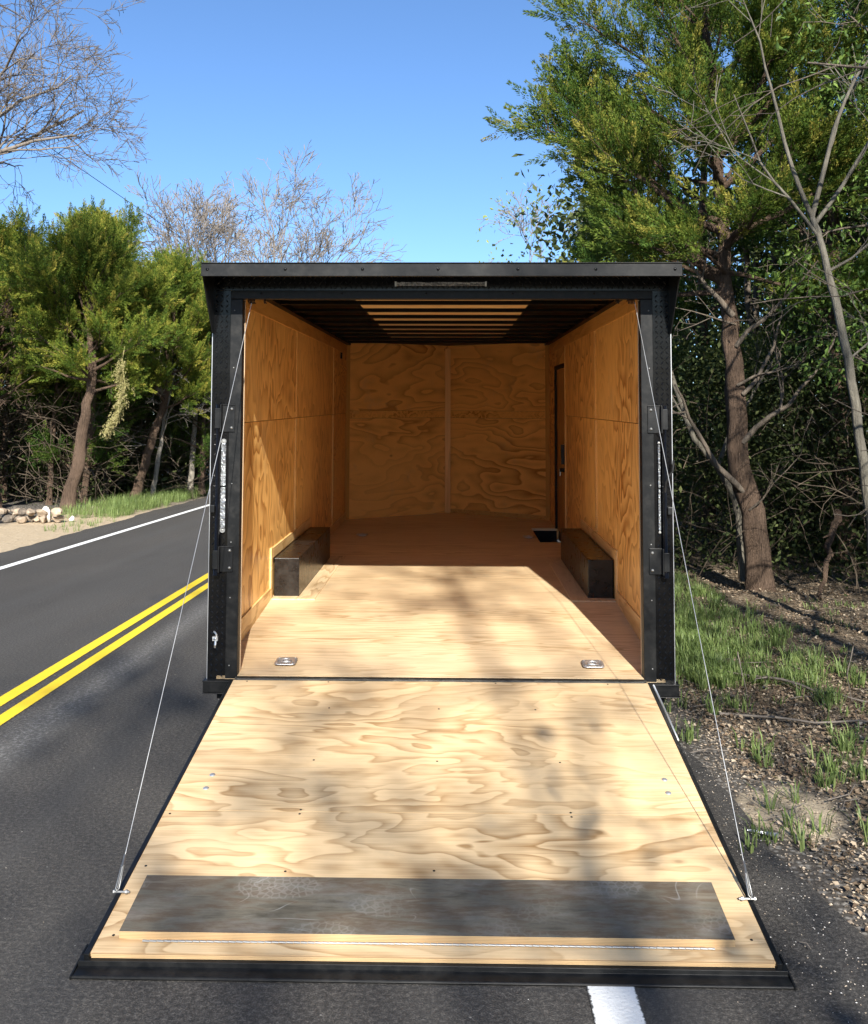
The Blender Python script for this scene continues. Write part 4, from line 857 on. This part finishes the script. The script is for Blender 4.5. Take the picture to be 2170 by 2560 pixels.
def pebbles(name, X, Y, Z, s_, tn):
    n = len(X); V = OCT[None] * (s_[:, None, None] * r1.uniform(.6, 1.2, (n, 1, 3))) * np.array([1, 1, .6]); V = V * (1 + r1.normal(0, .15, (n, 6, 1))); th = r1.random(n) * 6.28
    c_, q_ = np.cos(th)[:, None], np.sin(th)[:, None]; V = np.stack([V[..., 0] * c_ - V[..., 1] * q_, V[..., 0] * q_ + V[..., 1] * c_, V[..., 2]], -1) + np.stack([X, Y, Z], 1)[:, None]
    F = (np.arange(n)[:, None, None] * 6 + OT[None]).reshape(-1, 3); return tag(G().add(V.reshape(-1, 3), None, F, tint=np.repeat(tn, 6)).build(name, STONE), kind='stuff')
n = 5200; X = 1.47 + np.abs(r1.normal(0, .34, n)) - .02; Y = r1.uniform(-3.2, 3.4, n); pebbles('gravel', X, Y, gz(X, Y) + .005, r1.uniform(.002, .0085, n) * (1 + (r1.random(n) < .03) * 1.6), r1.uniform(.0, .75, n))
n = 950; X = 1.44 - np.abs(r1.normal(0, .17, n)); Y = r1.uniform(-3.0, 1.6, n); pebbles('loose_grit', X, Y, np.full(n, .003), r1.uniform(.0012, .0042, n), r1.uniform(.5, 1.1, n))
n = 260; X = r1.uniform(-5, .4, n); Y = r1.uniform(-2.5, 3, n); m = ~((np.abs(X) < 1.25) & (Y > -2.15)); pebbles('road_grit', X[m], Y[m], np.full(m.sum(), .003), r1.uniform(.001, .0028, m.sum()), r1.uniform(.5, 1.1, m.sum()))
g = G()
for i in range(240):
    x, y = r1.uniform(1.2, 4.2), r1.uniform(-2.6, 5.5); z = max(float(gz(x, y)), .0) + .012; a = r1.random() * 6.28; l_ = r1.uniform(.05, .3) if x > 1.5 else .05
    g.tube([(x, y, z), (x + cos(a) * l_ * .5, y + sin(a) * l_ * .5, z + .006), (x + cos(a + .3) * l_, y + sin(a + .3) * l_, z)], [.0016 + l_ * .006] * 3, 4, tint=.8)
tag(g.build('twigs', BK_TWIG), kind='stuff')
def stick(name, pts, r, label, kids=3, mat=BK_TWIG):
    P_ = interp_path(pts, 12); P_[:, 2] = [float(gz(p[0], p[1])) + max(p[2], r * .8) for p in P_]; P_[1:-1] += r1.standard_normal((10, 3)) * r * .5
    g = G().tube(P_ - P_[0], np.linspace(r, r * .4, 12), 6)
    for k in range(kids): i = 3 + 2 * k; dv = perp(unit(P_[i + 1] - P_[i]), r1); dv[2] = abs(dv[2]) * .4; g.tube([P_[i] - P_[0], P_[i] - P_[0] + dv * .12, P_[i] - P_[0] + dv * .22 + (P_[i + 1] - P_[i]) * .6], [r * .4, r * .3, r * .15], 4)
    o = g.build(name, mat, smooth=True); o.location = tuple(P_[0]); return tag(o, label, 'branch')
stick('fallen_branch', [(1.95, 2.1, .04), (2.3, 1.55, .05), (2.75, 1.0, .03)], .014, 'long pale fallen branch lying across the grassy verge beside the trailer post')
stick('fallen_branch', [(1.75, .9, .02), (2.3, .62, .04), (3.0, .55, .02)], .009, 'thin brown fallen branch on leaf litter below the long pale one', 4)
stick('fallen_branch', [(2.0, 1.35, .3), (2.02, 1.2, .02)], .004, 'short dry stalk leaning in the grass near the trailer post', 0)
stick('fallen_branch', [(2.62, .95, .42), (2.60, 1.02, .2), (2.66, 1.1, 0)], .005, 'upright forked dry stalk standing in a grass tuft', 1)
stick('fallen_branch', [(4.3, 5.4, .9), (4.05, 5.1, .4), (3.9, 4.9, 0)], .045, 'grey broken snag leaning near the foot of the large cedar', 2, BK_CED)
# metal fitting on the asphalt edge
o = empty('metal_fitting', (1.42, -.93, .004), -.55); o.scale = (.62, .62, .62); tag(o, 'small grey metal fitting with two bent prongs lying at the asphalt edge', 'fitting')
G().cyl((.055, 0, .014), (.125, -.004, .016), .015, 12).cyl((.118, -.004, .016), (.126, -.004, .016), .018, 12).build('sleeve', ALU, o, smooth=False)
for s_ in (-1, 1): G().tube([(-.085, .006 * s_, .006), (-.06, .011 * s_, .008), (.06, .011 * s_, .012)], .0055, 8).build('prong', ALU, o, smooth=True)

# rock pile at the left roadside
def rock(loc, s_, seed, tn, label=None):
    r_ = np.random.default_rng(seed); bm_v = []; k, m = 9, 6
    for j in range(m + 1):
        ph = pi * j / m
        for i in range(k): bm_v.append((sin(ph) * cos(2 * pi * i / k), sin(ph) * sin(2 * pi * i / k), cos(ph)))
    V = np.array(bm_v)
    for _ in range(7):
        nv = unit(r_.standard_normal(3)); cut = r_.uniform(.5, .8); h = V @ nv; V = V - np.maximum(h - cut, 0)[:, None] * nv
    V = V * np.array(s_) * (1 + r_.normal(0, .02, (len(V), 1)))
    Q = [(j * k + i, j * k + (i + 1) % k, (j + 1) * k + (i + 1) % k, (j + 1) * k + i) for j in range(m) for i in range(k)]
    o = G().add(V, Q, tint=tn).build('rock', STONE); o.location = loc; o.rotation_euler = (r_.uniform(-.3, .3), r_.uniform(-.3, .3), r_.uniform(0, 6))
    return tag(o, label or 'tan weathered rock in the low rock pile left of the road', 'rock', 'rocks piled at the left roadside')
r2 = np.random.default_rng(5)
for i in range(24):
    x = -8.9 + 1.25 * (i % 12) / 11 + r2.normal() * .04; lay = i // 12; y = 13.4 + r2.normal() * .14
    rock((x, y, .07 + lay * .13), (r2.uniform(.09, .16), r2.uniform(.08, .13), r2.uniform(.06, .10)), 400 + i, r2.uniform(.1, .55), '%s tan rock from the left in the %s row of the rock pile' % (ORD[i % 12], 'upper' if lay else 'lower'))
rock((-7.86, 13.4, .15), (.13, .12, .17), 450, 1.0, 'upright whitish rock standing at the right end of the rock pile')
rock((-7.45, 13.6, .05), (.06, .06, .06), 451, .95, 'small separate pale rock just right of the rock pile')
